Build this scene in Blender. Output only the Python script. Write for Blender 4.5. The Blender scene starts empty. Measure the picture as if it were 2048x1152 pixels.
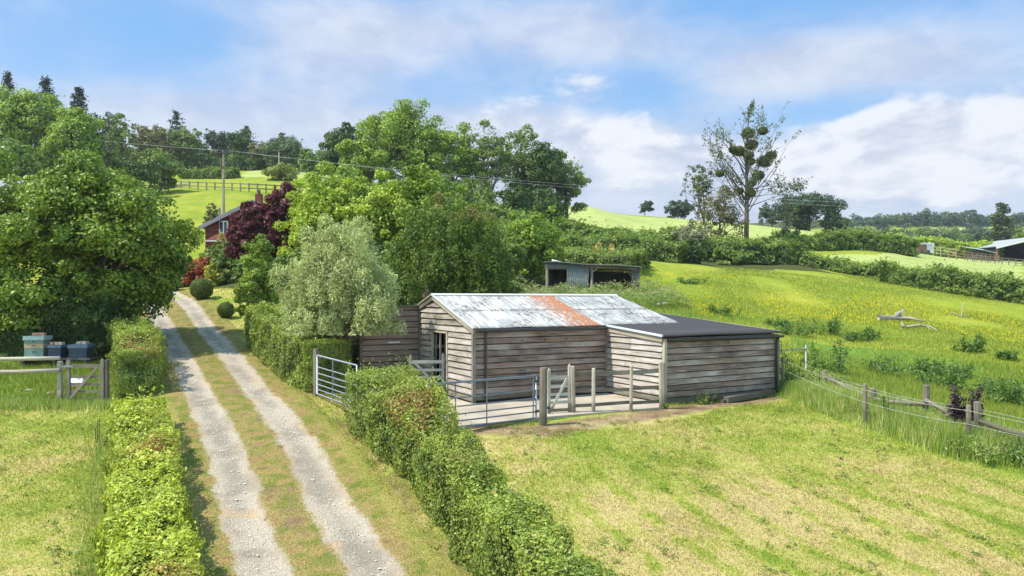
import bpy, math, random
import numpy as np
from mathutils import Vector
R = math.radians
rng = np.random.default_rng(7)
random.seed(7)
sc = bpy.context.scene
col = sc.collection

# ---------------------------------------------------------------- camera calibration
F, CX, HY, CZ = 1420.0, 1024.0, 598.0, 3.05       # focal length in photo pixels, horizon row, eye height over the yard
def at(px, py, Y):
    return ((px - CX) / F * Y, Y, CZ + (HY - py) / F * Y)
def xof(px, Y): return (px - CX) / F * Y
def zof(py, Y): return CZ + (HY - py) / F * Y

cam = bpy.data.cameras.new('camera')
cam_o = bpy.data.objects.new('camera', cam); col.objects.link(cam_o)
cam.sensor_width = 36.0; cam.lens = 36.0 * F / 2048.0
cam.shift_y = (HY - 576.0) / 2048.0
cam.clip_start = 0.1; cam.clip_end = 6000
cam_o.location = (0, 0, CZ); cam_o.rotation_euler = (R(90), 0, 0)
sc.camera = cam_o

# ---------------------------------------------------------------- terrain height
def base_h(Y):
    Y = np.asarray(Y, float)
    return np.where(Y < 60, .16 * (Y - 20.5), 6.32 + .06 * (Y - 60))
W = []
for X in (-40, -25, -12, -3, 6, 16, 30, 50):
    for Y in (-25, -8, 4, 10, 14):
        W.append((X, Y, .16 * (Y - 20.5)))
for X, Y in ((-30, 20), (-22, 20), (-15, 20), (-10, 20), (-8, 20.9), (-6, 17), (-5.5, 21.5), (-30, 27), (-20, 27), (-12.2, 27.3), (-9, 27),
             (-17.6, 36), (-12, 36), (-26, 36), (-9, 33), (8.95, 18.8), (10.4, 18.7), (11.5, 16.6), (9.5, 17), (5, 15.5), (-.8, 11.5), (-4.6, 18.4)):
    W.append((X, Y, .16 * (Y - 20.5)))
for X, Y, z in ((-.9, 16.8, -.12), (.7, 17.9, -.06), (2.2, 18.8, -.035), (4.2, 19.7, -.03), (0, 21, -.1), (4, 24, -.1), (8.6, 22.8, -.02), (6.5, 20.7, -.08),
                (-3, 24, -.1), (-3.6, 20.6, -.06), (-2.4, 17.4, -.14), (-3.5, 25.5, -.1), (0, 25, -.12), (4, 27, -.12), (3.5, 29, -.1), (6.5, 26.5, -.1),
                (9.6, 25, .35), (-5.5, 24.5, .2), (-7, 26.5, .7), (2, 33.5, 1.5), (-2, 30, 1.0), (7, 31, 1.2), (1, 20, -.1), (-1.5, 19, -.1)):
    W.append((X, Y, z))
for c in ((1330, 614, 40), (1180, 590, 46), (1080, 592, 46), (1300, 560, 52), (1500, 551, 58), (1700, 640, 43), (1850, 652, 42), (2000, 702, 33), (2048, 805, 24.5),
          (1800, 752, 28), (1650, 702, 32), (2048, 612, 56), (1800, 564, 66), (1600, 534, 72), (1487, 507, 85), (1640, 513, 92), (2048, 562, 82), (1850, 511, 122),
          (2048, 531, 130), (2040, 524, 145), (1100, 492, 78), (1200, 501, 78), (1400, 513, 78), (1250, 456, 110), (1150, 452, 108), (1250, 431, 140), (1180, 415, 135), (1370, 441, 140), (1520, 453, 140), (1690, 474, 135), (1300, 508, 78),
          (1100, 430, 112), (1000, 440, 98), (800, 430, 98), (900, 430, 98), (650, 420, 100), (450, 377, 102), (580, 377, 102), (420, 412, 82), (430, 500, 58),
          (290, 592, 42), (380, 590, 42), (300, 575, 50), (470, 580, 40), (450, 350, 128), (450, 331, 155), (600, 335, 150), (100, 400, 92), (60, 300, 160), (250, 330, 150),
          (890, 633, 34), (1065, 575, 50), (700, 560, 45), (1200, 500, 70), (1750, 512, 92), (1720, 510, 200), (1900, 517, 225), (2048, 517, 260), (1750, 507, 290), (1950, 507, 300), (1600, 495, 230), (1750, 455, 430), (2000, 452, 450),
          (2100, 440, 520), (1700, 440, 520), (1400, 470, 300), (1100, 450, 260), (2300, 640, 50), (2300, 560, 90)):
    W.append(at(*c))
for p in ((-300, 100, 45), (-250, 300, 60), (0, 300, 28), (350, 100, 4), (300, -60, -12), (-120, 0, 4), (120, 0, -3), (-60, -60, -10), (60, -60, -12), (0, -80, -14),
          (-100, 60, 10), (-300, -60, 2), (0, 600, 40), (-400, 600, 60), (500, 600, 45), (700, 300, 30), (-60, 40, 4), (-45, 27, 1.2)):
    W.append(p)
W = np.array(W, float)
def _warp(X, Y):
    return np.arcsinh(np.asarray(X, float) / 18.0), np.arcsinh(np.asarray(Y, float) / 18.0)
def _tps(d2): return np.where(d2 < 1e-12, 0, .5 * d2 * np.log(np.maximum(d2, 1e-12)))
_a, _b = _warp(W[:, 0], W[:, 1]); _n = len(W)
_K = _tps((_a[:, None] - _a[None]) ** 2 + (_b[:, None] - _b[None]) ** 2) + np.eye(_n) * 4e-4
_P = np.stack([np.ones(_n), _a, _b], 1)
_M = np.block([[_K, _P], [_P.T, np.zeros((3, 3))]])
_rhs = np.concatenate([W[:, 2] - base_h(W[:, 1]), np.zeros(3)])
_sol = np.linalg.solve(_M, _rhs)
def gz(X, Y):
    X = np.asarray(X, float); Y = np.asarray(Y, float)
    sh = np.broadcast(X, Y).shape
    x = np.broadcast_to(X, sh).ravel(); y = np.broadcast_to(Y, sh).ravel()
    out = np.empty(len(x))
    for i in range(0, len(x), 20000):
        a, b = _warp(x[i:i+20000], y[i:i+20000])
        k = _tps((a[:, None] - _a[None]) ** 2 + (b[:, None] - _b[None]) ** 2)
        out[i:i+20000] = k @ _sol[:_n] + _sol[_n] + _sol[_n+1] * a + _sol[_n+2] * b
    out += base_h(y)
    return out.reshape(sh) if sh else float(out[0])
# tabulated copy for mass scattering
_gx = np.sinh(np.linspace(-4.2, 4.2, 500)) * 18; _gy = np.sinh(np.linspace(-2.2, 4.2, 500)) * 18
_gt = gz(_gx[None, :], _gy[:, None])
def gzt(X, Y):
    fx = (np.arcsinh(np.asarray(X) / 18) + 4.2) / 8.4 * 499; fy = (np.arcsinh(np.asarray(Y) / 18) + 2.2) / 6.4 * 499
    ix = np.clip(fx.astype(int), 0, 498); iy = np.clip(fy.astype(int), 0, 498)
    tx = fx - ix; ty = fy - iy
    return (_gt[iy, ix] * (1-tx) + _gt[iy, ix+1] * tx) * (1-ty) + (_gt[iy+1, ix] * (1-tx) + _gt[iy+1, ix+1] * tx) * ty

def vnoise(P, scale, seed=0):
    Q = np.asarray(P, float) * scale + seed * 17.31
    I = np.floor(Q).astype(np.int64); f = Q - I; f = f * f * (3 - 2 * f)
    def h(i, j, k):
        n = (i * 73856093) ^ (j * 19349663) ^ (k * 83492791)
        n = (n ^ (n >> 13)) * 1274126177
        return ((n & 0xffff) / 65535.0)
    r = 0
    for dx in (0, 1):
        for dy in (0, 1):
            for dz in (0, 1):
                w = (f[:, 0] if dx else 1-f[:, 0]) * (f[:, 1] if dy else 1-f[:, 1]) * (f[:, 2] if dz else 1-f[:, 2])
                r = r + w * h(I[:, 0]+dx, I[:, 1]+dy, I[:, 2]+dz)
    return r
def xy0(x, y): return np.stack([x, y, np.zeros(len(x))], 1)

# ---------------------------------------------------------------- object helpers
def tag(o, label=None, cat=None, group=None, kind=None):
    if label: o['label'] = label
    if cat: o['category'] = cat
    if group: o['group'] = group
    if kind: o['kind'] = kind
    return o
def thing(name, label, cat, loc=(0, 0, 0), group=None):
    o = bpy.data.objects.new(name, None); col.objects.link(o)
    o.location = loc; o.empty_display_size = .2
    return tag(o, label, cat, group)
def link_mesh(name, me, m, parent=None):
    o = bpy.data.objects.new(name, me); col.objects.link(o)
    if m is not None and len(me.materials) == 0: me.materials.append(m)
    if parent is not None:
        o.parent = parent
        d = Vector((0, 0, 0)); q = parent
        while q is not None:
            d += q.location; q = q.parent
        o.location = -d
    return o
def fast_mesh(name, V, Fq, rnd=None, tint=None, smooth=False, uv=None):
    """V (n,3); Fq (m,k) equal-sized faces."""
    V = np.ascontiguousarray(V, dtype=np.float32); Fq = np.ascontiguousarray(Fq, dtype=np.int32)
    m, k = Fq.shape
    me = bpy.data.meshes.new(name)
    me.vertices.add(len(V)); me.vertices.foreach_set('co', V.ravel())
    me.loops.add(m * k); me.loops.foreach_set('vertex_index', Fq.ravel())
    me.polygons.add(m)
    me.polygons.foreach_set('loop_start', np.arange(0, m * k, k, dtype=np.int32))
    me.polygons.foreach_set('use_smooth', np.full(m, smooth, dtype=bool))
    for nm, arr in (('rnd', rnd), ('tint', tint)):
        if arr is not None:
            at_ = me.attributes.new(nm, 'FLOAT', 'FACE'); at_.data.foreach_set('value', np.asarray(arr, dtype=np.float32))
    if uv is not None:
        ul = me.uv_layers.new(name='UVMap'); ul.data.foreach_set('uv', np.asarray(uv, dtype=np.float32)[Fq.ravel()].ravel())
    me.update(calc_edges=True)
    return me

class MB:
    """Collects simple solids in world space and links them as ONE mesh object."""
    def __init__(s): s.v = []; s.f = []; s.r = []; s.uv = []
    def add(s, vs, fs, r=None, uv=None):
        b = len(s.v); s.v += [tuple(map(float, p)) for p in vs]
        r = random.random() if r is None else r
        s.uv += uv if uv else [(0, 0)] * len(vs)
        for f in fs: s.f.append([i + b for i in f]); s.r.append(r)
    def box(s, c, hx, hy, hz, r=None):
        c = Vector(c); hx = Vector(hx); hy = Vector(hy); hz = Vector(hz)
        vs = []; uv = []
        lx, ly, lz = hx.length, hy.length, hz.length
        for k in (-1, 1):
            for j in (-1, 1):
                for i in (-1, 1):
                    vs.append(c + hx * i + hy * j + hz * k)
                    uv.append((i * lx, k * lz + j * ly) if lx >= lz else (k * lz, i * lx + j * ly))
        q = random.uniform(0, 50); uv = [(a + q, b + q * .7) for a, b in uv]
        s.add(vs, [(0, 2, 3, 1), (4, 5, 7, 6), (0, 1, 5, 4), (2, 6, 7, 3), (0, 4, 6, 2), (1, 3, 7, 5)], r, uv)
    def bar(s, p0, p1, w, h, up=(0, 0, 1), r=None):
        """rectangular bar from p0 to p1: w across, h along up"""
        p0 = Vector(p0); p1 = Vector(p1); d = p1 - p0; up = Vector(up)
        a = d.cross(up).normalized(); b = a.cross(d).normalized()
        s.box((p0 + p1) / 2, d / 2, a * w / 2, b * h / 2, r)
    def tube(s, pts, rad, n=8, r=None, dome=0.0):
        pts = [Vector(p) for p in pts]
        if not hasattr(rad, '__len__'): rad = [rad] * len(pts)
        vs = []; uv = []; L = 0
        for i, p in enumerate(pts):
            d = (pts[min(i+1, len(pts)-1)] - pts[max(i-1, 0)]).normalized()
            ref = Vector((0, 0, 1)) if abs(d.z) < .9 else Vector((1, 0, 0))
            a = d.cross(ref).normalized(); b = d.cross(a)
            if i: L += (p - pts[i-1]).length
            for k in range(n):
                t = 2 * math.pi * k / n
                vs.append(p + (a * math.cos(t) + b * math.sin(t)) * rad[i]); uv.append((L, rad[i] * t))
        fs = []
        for i in range(len(pts) - 1):
            for k in range(n):
                k2 = (k + 1) % n
                fs.append((i*n+k, i*n+k2, (i+1)*n+k2, (i+1)*n+k))
        e = pts[-1] + (pts[-1] - pts[-2]).normalized() * dome
        vs.append(e); uv.append((L, 0)); c = len(vs) - 1; m = (len(pts)-1)*n
        for k in range(n): fs.append((m+k, m+(k+1) % n, c))
        fs.append(tuple(range(n)))
        q = random.uniform(0, 50)
        s.add(vs, fs, r, [(x + q, y) for x, y in uv])
    def build(s, name, m, parent=None, smooth=False):
        me = bpy.data.meshes.new(name); me.from_pydata(s.v, [], s.f)
        a = me.attributes.new('rnd', 'FLOAT', 'FACE'); a.data.foreach_set('value', np.array(s.r, dtype=np.float32))
        ul = me.uv_layers.new(name='UVMap')
        li = np.empty(len(me.loops), dtype=np.int32); me.loops.foreach_get('vertex_index', li)
        ul.data.foreach_set('uv', np.array(s.uv, dtype=np.float32)[li].ravel())
        if smooth: me.polygons.foreach_set('use_smooth', np.ones(len(me.polygons), dtype=bool))
        me.update()
        return link_mesh(name, me, m, parent)

# ---------------------------------------------------------------- node helpers
class NT:
    def __init__(s, nt): s.nt = nt
    def n(s, t, **k):
        x = s.nt.nodes.new(t)
        for a, b in k.items(): setattr(x, a, b)
        return x
    def l(s, a, b): s.nt.links.new(a, b)
    def _in(s, sock, v):
        if v is None: return
        if hasattr(v, 'is_output'): s.l(v, sock)
        elif isinstance(v, (tuple, list)) and len(v) == 3 and sock.type == 'RGBA': sock.default_value = (*v, 1)
        else: sock.default_value = v
    def noise(s, vec, scale, detail=3, rough=.55, dist=0):
        x = s.n('ShaderNodeTexNoise'); s._in(x.inputs['Vector'], vec)
        x.inputs['Scale'].default_value = scale; x.inputs['Detail'].default_value = detail
        x.inputs['Roughness'].default_value = rough; x.inputs['Distortion'].default_value = dist
        return x.outputs['Fac']
    def vor(s, vec, scale, out='Distance', feature='F1'):
        x = s.n('ShaderNodeTexVoronoi', feature=feature); s._in(x.inputs['Vector'], vec); x.inputs['Scale'].default_value = scale
        return x.outputs[out]
    def m(s, op, a, b=None, c=None, clamp=False):
        x = s.n('ShaderNodeMath', operation=op, use_clamp=clamp)
        for i, v in enumerate((a, b, c)):
            if v is not None: s._in(x.inputs[i], v)
        return x.outputs[0]
    def vm(s, op, a, b=None):
        x = s.n('ShaderNodeVectorMath', operation=op); s._in(x.inputs[0], a)
        if b is not None: s._in(x.inputs[1], b)
        return x.outputs[0]
    def mix(s, f, a, b, mode='MIX'):
        x = s.n('ShaderNodeMix', data_type='RGBA', blend_type=mode)
        s._in(x.inputs[0], f); s._in(x.inputs[6], a); s._in(x.inputs[7], b)
        return x.outputs[2]
    def step(s, f, lo, hi, a=0.0, b=1.0):
        x = s.n('ShaderNodeMapRange', interpolation_type='SMOOTHSTEP')
        s._in(x.inputs[0], f); s._in(x.inputs[1], lo); s._in(x.inputs[2], hi); x.inputs[3].default_value = a; x.inputs[4].default_value = b
        return x.outputs[0]
    def ramp(s, f, stops):
        x = s.n('ShaderNodeValToRGB'); s._in(x.inputs[0], f); e = x.color_ramp.elements
        while len(e) < len(stops): e.new(.5)
        for i, (p, c) in enumerate(stops): e[i].position = p; e[i].color = (*c, 1)
        return x.outputs[0]
    def pos(s): return s.n('ShaderNodeNewGeometry').outputs['Position']
    def attr(s, nm, out='Fac'): return s.n('ShaderNodeAttribute', attribute_name=nm).outputs[out]
    def uv(s): return s.n('ShaderNodeUVMap', uv_map='UVMap').outputs[0]
    def scale(s, v, k): return s.vm('MULTIPLY', v, k)
    def sep(s, v):
        x = s.n('ShaderNodeSeparateXYZ'); s.l(v, x.inputs[0]); return x.outputs
    def bump(s, h, st, d=.02):
        x = s.n('ShaderNodeBump'); s._in(x.inputs['Height'], h); x.inputs['Strength'].default_value = st; x.inputs['Distance'].default_value = d
        return x.outputs[0]
def newmat(name):
    m = bpy.data.materials.new(name); m.use_nodes = True
    nt = m.node_tree; b = nt.nodes['Principled BSDF']; t = NT(nt)
    b.inputs['Specular IOR Level'].default_value = .25
    return m, t, b
def setp(t, b, color=None, rough=None, metal=None, normal=None, spec=None):
    for k, v in (('Base Color', color), ('Roughness', rough), ('Metallic', metal), ('Normal', normal), ('Specular IOR Level', spec)):
        if v is not None: t._in(b.inputs[k], v)
# ---------------------------------------------------------------- surface colours
def lawn_color(t, p=None):
    """dry mown lawn: straw and green patches, mowing stripes along the hedge"""
    p = p or t.pos()
    o = t.sep(p)
    big = t.noise(p, .35, 4, .6); mid = t.noise(p, 2.1, 5, .7); fine = t.noise(p, 13, 4, .75)
    across = t.m('ADD', t.m('MULTIPLY', o[0], .887), t.m('MULTIPLY', o[1], .462))      # across the mowing direction
    wob = t.m('ADD', across, t.m('MULTIPLY', t.noise(p, .5, 2), .7))
    stripe = t.m('SUBTRACT', t.step(t.m('SINE', t.m('MULTIPLY', wob, 6.6)), .25, .95), .15)
    along = t.step(o[1], 17.0, 13.5)                                                   # rows of cuttings lie on the lower lawn
    right = t.step(o[0], .5, 2.0)
    g = t.m('ADD', t.m('MULTIPLY', big, 1.15), t.m('MULTIPLY', mid, .8))
    g = t.m('ADD', g, t.m('MULTIPLY', t.m('SUBTRACT', fine, .5), .6))
    g = t.m('ADD', g, t.m('MULTIPLY', t.m('MULTIPLY', stripe, t.step(mid, .35, .65, .12, .34)), t.m('MULTIPLY', along, right)))
    g = t.m('ADD', g, t.m('MULTIPLY', t.m('MULTIPLY', right, along), -.19))
    c = t.ramp(t.m('SUBTRACT', g, .45), [(.06, (.43, .335, .155)), (.26, (.47, .385, .16)), (.42, (.385, .36, .10)), (.58, (.28, .315, .055)), (.85, (.18, .25, .032))])
    v = t.noise(p, 60, 2, .6)
    return t.mix(t.step(v, .35, .7, 0, .32), c, t.mix(1, c, (.45, .42, .40), 'MULTIPLY'))

def verge_dry(t, p):
    c = t.noise(p, 2.2, 4, .65)
    return t.ramp(c, [(.30, (.115, .155, .026)), (.45, (.20, .19, .048)), (.58, (.30, .22, .085)), (.72, (.20, .13, .06))])

def leaf_mat(name, dark, light, tint=(.25, .12, .05), transl=.3, gloss=.35, clump=.6, rough=.5):
    m, t, b = newmat(name)
    r = t.attr('rnd'); p = t.pos()
    n = t.noise(p, clump, 3, .6)
    f = t.m('ADD', t.m('MULTIPLY', r, .55), t.m('MULTIPLY', t.step(n, .3, .7), .45))
    c = t.mix(f, tuple(1.3 * q for q in dark), tuple(1.42 * q for q in light))
    c = t.mix(t.attr('tint'), c, tint)
    setp(t, b, c, rough, spec=gloss)
    tr = t.n('ShaderNodeBsdfTranslucent'); t.l(t.mix(1, c, (1.25, 1.2, .7), 'MULTIPLY'), tr.inputs['Color'])
    mx = t.n('ShaderNodeMixShader'); mx.inputs[0].default_value = transl
    t.l(b.outputs[0], mx.inputs[1]); t.l(tr.outputs[0], mx.inputs[2])
    t.l(mx.outputs[0], t.nt.nodes['Material Output'].inputs['Surface'])
    return m
M = {}
M['leaf_bright'] = leaf_mat('bright_foliage', (.06, .115, .012), (.27, .36, .04))
M['leaf_lime'] = leaf_mat('lime_foliage', (.10, .17, .014), (.38, .46, .05))
M['leaf_oak'] = leaf_mat('oak_foliage', (.022, .05, .012), (.085, .14, .026), gloss=.3)
M['leaf_mid'] = leaf_mat('mid_foliage', (.045, .085, .016), (.19, .26, .048))
M['leaf_big'] = leaf_mat('glossy_foliage', (.04, .085, .012), (.22, .29, .034), gloss=.25, clump=.8, rough=.42, transl=.22)
M['leaf_ivy'] = leaf_mat('climber_foliage', (.022, .055, .008), (.135, .195, .022), tint=(.33, .24, .09), clump=1.2)
M['leaf_willow'] = leaf_mat('willow_foliage', (.13, .165, .058), (.46, .505, .235), gloss=.4, clump=1.5)
M['leaf_purple'] = leaf_mat('purple_foliage', (.028, .007, .010), (.125, .024, .032), clump=1.4)
M['leaf_conifer'] = leaf_mat('needle_foliage', (.012, .026, .016), (.045, .075, .04), transl=.1)
M['leaf_fir'] = leaf_mat('fir_foliage', (.03, .055, .012), (.12, .16, .03), transl=.15)
M['leaf_hedge'] = leaf_mat('hedge_foliage', (.045, .088, .014), (.27, .33, .055), tint=(.40, .19, .07), gloss=.45, clump=1.4)
M['leaf_hedge_lime'] = leaf_mat('young_hedge_foliage', (.085, .135, .014), (.40, .45, .06), tint=(.40, .22, .08), gloss=.45, clump=1.4)
M['leaf_box'] = leaf_mat('box_foliage', (.035, .07, .012), (.15, .19, .035), clump=3)
M['leaf_brown'] = leaf_mat('olive_foliage', (.06, .065, .02), (.17, .16, .055))
M['leaf_grey'] = leaf_mat('grey_foliage', (.10, .12, .065), (.27, .28, .16), clump=1)
M['leaf_red'] = leaf_mat('red_foliage', (.14, .03, .012), (.36, .11, .03))
M['leaf_yellow'] = leaf_mat('yellow_foliage', (.16, .18, .02), (.42, .42, .06))
M['leaf_grass'] = leaf_mat('pale_bush_foliage', (.10, .13, .02), (.27, .31, .07))
M['leaf_far'] = leaf_mat('far_foliage', (.035, .062, .03), (.12, .17, .06), clump=.12)
M['leaf_far_dark'] = leaf_mat('far_dark_foliage', (.028, .05, .032), (.075, .115, .055), clump=.12)
M['leaf_nettle'] = leaf_mat('nettle_foliage', (.06, .10, .018), (.21, .27, .06), tint=(.32, .26, .15))
M['leaf_lush'] = leaf_mat('lush_foliage', (.02, .055, .012), (.13, .21, .035))
M['leaf_dead'] = leaf_mat('dead_foliage', (.022, .014, .018), (.07, .04, .045), transl=.1)
M['leaf_straw'] = leaf_mat('straw_foliage', (.34, .24, .09), (.55, .42, .18))
M['leaf_poplar'] = leaf_mat('poplar_foliage', (.03, .05, .014), (.12, .15, .035), transl=.2)
M['leaf_mistletoe'] = leaf_mat('mistletoe_foliage', (.03, .037, .007), (.10, .115, .016), transl=.08)

def bark(name, c0, c1):
    m, t, b = newmat(name)
    p = t.scale(t.pos(), (6, 6, 1.2)); n = t.noise(p, 1.6, 4, .65)
    setp(t, b, t.mix(n, c0, c1), .9, normal=t.bump(n, .5, .03)); return m
M['bark'] = bark('bark', (.06, .05, .038), (.17, .145, .11))
M['bark_pale'] = bark('pale_bark', (.13, .12, .10), (.30, .275, .235))
M['twig'] = bark('twig_core', (.02, .034, .010), (.045, .06, .018))

# weathered boards
def wood(name, c_dark, c_mid, c_light, stain=.6, grain=1.0, warm=None, ss=1.0):
    m, t, b = newmat(name)
    r = t.attr('rnd'); q = t.uv()
    off = t.n('ShaderNodeCombineXYZ'); t.l(t.m('MULTIPLY', r, 37.0), off.inputs[0]); t.l(t.m('MULTIPLY', r, 91.0), off.inputs[1])
    v = t.vm('ADD', q, off.outputs[0])
    g = t.noise(t.scale(v, (1.3, 42, 1)), 1.0, 4, .6, .3)
    blot = t.noise(t.scale(v, (.9, 2.2, 1)), 1.1, 4, .6)
    damp = t.noise(t.scale(q, (.5 * ss, .9 * ss, 1)), 1.0, 3, .6)
    knot = t.vor(t.scale(v, (2.3, 6.5, 1)), 1.0)
    f = t.m('ADD', t.m('MULTIPLY', t.m('SUBTRACT', g, .5), .7 * grain), t.m('ADD', t.m('MULTIPLY', t.m('SUBTRACT', r, .5), .15), t.m('ADD', t.m('MULTIPLY', blot, .5), t.m('MULTIPLY', damp, .5))))
    c = t.ramp(f, [(.28, c_dark), (.49, c_mid), (.74, c_light)])
    if warm: c = t.mix(t.step(t.noise(t.scale(v, (.7, 1.4, 1)), 1.3, 3), .48, .72, 0, .7), c, warm)
    c = t.mix(t.step(knot, .10, .045, 0, .75), c, (.055, .04, .03))
    c = t.mix(t.step(damp, .56, .75, 0, stain), c, c_dark)
    splash = t.m('MULTIPLY', t.step(t.m('ADD', t.sep(t.pos())[2], t.m('MULTIPLY', t.noise(t.pos(), 3.0, 4, .7), -.5)), .12, -.18), .75)
    c = t.mix(splash, c, (.085, .082, .05))
    setp(t, b, c, .85, normal=t.bump(g, .35, .006)); return m
M['boards_shade'] = wood('weathered_boards_shaded', (.06, .041, .030), (.245, .182, .138), (.50, .43, .36), .8, warm=(.31, .185, .115))  # copy of the boards for shaded walls, darker shade tone painted in
M['boards_sun'] = wood('weathered_boards_sunlit', (.13, .105, .085), (.335, .295, .25), (.55, .51, .455), .5)  # copy of the boards for sun-facing walls, paler lit tone painted in
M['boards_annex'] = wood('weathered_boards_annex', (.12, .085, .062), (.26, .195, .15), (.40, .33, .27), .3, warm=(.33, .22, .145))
M['timber'] = wood('grey_timber', (.085, .074, .056), (.19, .165, .125), (.32, .285, .225), .35)
M['timber_pale'] = wood('pale_timber', (.20, .17, .125), (.37, .325, .245), (.54, .49, .39), .25)
M['timber_dark'] = wood('dark_timber', (.04, .034, .028), (.10, .085, .07), (.18, .16, .13), .3)
M['gate_wood'] = wood('pale_gate_wood', (.30, .26, .20), (.50, .455, .37), (.66, .615, .53), .2)
M['deadwood'] = wood('bleached_deadwood', (.15, .125, .095), (.31, .275, .225), (.47, .43, .37), .3)
M['cladding'] = wood('red_cladding', (.07, .018, .016), (.15, .04, .033), (.23, .075, .06), .3)

def metal(name, c0, c1, rough=.45, mt=.6, sc_=6):
    m, t, b = newmat(name); n = t.noise(t.pos(), sc_, 4, .6)
    setp(t, b, t.mix(n, c0, c1), rough, mt, spec=.5); return m
M['galv'] = metal('galvanised_tube', (.21, .23, .26), (.36, .39, .43), .45, .45)
M['black_pipe'] = metal('dark_pipe', (.03, .028, .027), (.075, .07, .066), .5, 0)
M['flash'] = metal('zinc_flashing', (.46, .49, .50), (.72, .74, .75), .55, .15)
M['rusty'] = metal('rusty_steel', (.16, .07, .035), (.33, .19, .12), .8, .1, 3)
M['white_paint'] = metal('white_paint', (.70, .70, .69), (.82, .82, .81), .5, 0)
M['rope'] = metal('white_rope', (.32, .31, .28), (.45, .44, .4), .7, 0)
M['wire'] = metal('bright_wire', (.40, .42, .42), (.52, .53, .53), .5, .2)
M['dark_inside'] = metal('dark_interior', (.018, .017, .016), (.035, .032, .03), .9, 0)  # near-black colour paints in the shade of interiors and behind the boards
M['hive_green'] = metal('hive_green_paint', (.15, .24, .19), (.22, .32, .26), .7, 0)
M['hive_green_lid'] = metal('hive_lid_sheet', (.34, .46, .42), (.44, .56, .52), .5, 0)
M['hive_blue'] = metal('hive_blue_paint', (.028, .042, .075), (.06, .08, .125), .65, 0)
M['hive_blue_lid'] = metal('hive_blue_lid', (.10, .14, .21), (.17, .22, .30), .5, 0)
M['hive_wood'] = metal('hive_bare_wood', (.45, .30, .17), (.58, .42, .27), .8, 0, 14)
M['brick'] = metal('pink_brick', (.42, .17, .11), (.58, .33, .24), .9, 0, 12)
M['brick_pale'] = metal('pale_brick', (.45, .33, .24), (.6, .48, .37), .9, 0, 12)
M['stone'] = metal('pale_stone', (.22, .18, .13), (.38, .32, .25), .9, 0, 9)
M['slate'] = metal('slate_roof', (.13, .13, .145), (.25, .25, .27), .6, 0, 4)
M['glass'] = metal('window_glass', (.03, .035, .04), (.06, .07, .08), .12, 0)
M['blue_sheet'] = metal('blue_grey_sheet', (.28, .36, .40), (.42, .50, .54), .5, .2, 1)
M['ceramic'] = metal('dark_ceramic', (.02, .02, .03), (.04, .04, .06), .3, 0)

# corrugated sheets
def white_roof():
    m, t, b = newmat('weathered_white_roof_sheet'); q = t.uv(); o = t.sep(q)          # u along the ridge, v down the slope
    st = t.noise(t.scale(q, (9, .8, 1)), 1.0, 4, .65)
    fl = t.noise(t.scale(q, (5, 2.4, 1)), 1.6, 5, .7)
    sp = t.noise(t.scale(q, (9, 4.5, 1)), 1.0, 5, .75)
    c = t.mix(t.step(st, .42, .62), (.27, .28, .285), (.54, .54, .53))
    c = t.mix(t.step(t.noise(q, .9, 3), .46, .62, 0, .75), c, (.29, .305, .315))
    lap = t.m('ABSOLUTE', t.m('SUBTRACT', o[1], 1.62))
    lapn = t.m('MULTIPLY', t.step(lap, .16, .0), t.step(fl, .40, .52))
    drk = t.m('MAXIMUM', t.m('MULTIPLY', t.step(sp, .49, .57), t.step(t.noise(q, .8, 3), .46, .58)), lapn)
    c = t.mix(t.m('MULTIPLY', drk, .85), c, (.075, .062, .055))
    sheet = t.m('FLOOR', t.m('DIVIDE', o[0], .62))
    wn = t.n('ShaderNodeTexWhiteNoise', noise_dimensions='1D'); t.l(sheet, wn.inputs['W'])
    strk = t.m('MULTIPLY', t.step(st, .56, .68), t.step(wn.outputs['Value'], .55, .8))
    c = t.mix(t.m('MULTIPLY', strk, .6), c, (.34, .27, .22))
    # flaking rust on two neighbouring sheets: the older sheet keeps more of its paint
    r1 = t.m('MULTIPLY', t.step(o[0], 2.42, 2.46), t.step(o[0], 4.52, 4.48))
    keep = t.step(o[0], 2.4, 4.3, .62, .40)
    wear = t.noise(t.scale(q, (4.5, 3, 1)), 1.5, 5, .75)
    rust = t.m('MULTIPLY', r1, t.step(t.m('SUBTRACT', wear, keep), -.02, .08))
    rc = t.mix(t.noise(q, 5, 4), (.29, .115, .052), (.43, .205, .115))
    c = t.mix(rust, c, rc)
    r2 = t.m('MULTIPLY', t.step(t.noise(t.scale(q, (3.2, 1.0, 1)), 1.4, 6, .75), .56, .66), t.step(t.noise(q, .55, 3), .44, .60))
    c = t.mix(t.m('MULTIPLY', r2, .6), c, (.36, .20, .12))
    setp(t, b, t.mix(1, c, (1, .985, .955), 'MULTIPLY'), .65, .0, spec=.15); return m
M['roof_white'] = white_roof()
def black_roof():
    m, t, b = newmat('black_bitumen_sheet'); q = t.uv(); o = t.sep(q)
    n = t.noise(q, 2.4, 5, .65); s_ = t.noise(t.scale(q, (6, .7, 1)), 1, 3)
    c = t.mix(n, (.020, .018, .019), (.055, .051, .052)); c = t.mix(t.step(s_, .55, .75, 0, .4), c, (.05, .047, .046))
    setp(t, b, c, .6, spec=.35); return m
M['roof_black'] = black_roof()
def tin(name, c0, c1, streak):
    m, t, b = newmat(name); q = t.uv(); n = t.noise(t.scale(q, (7, .9, 1)), 1, 4, .6); k = t.noise(q, 1.4, 4, .6)
    c = t.mix(n, c0, c1); c = t.mix(t.step(k, .52, .72, 0, .55), c, streak); setp(t, b, c, .6, .1); return m
M['tin_green'] = tin('grey_green_tin', (.17, .20, .185), (.29, .32, .30), (.13, .115, .09))
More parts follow.
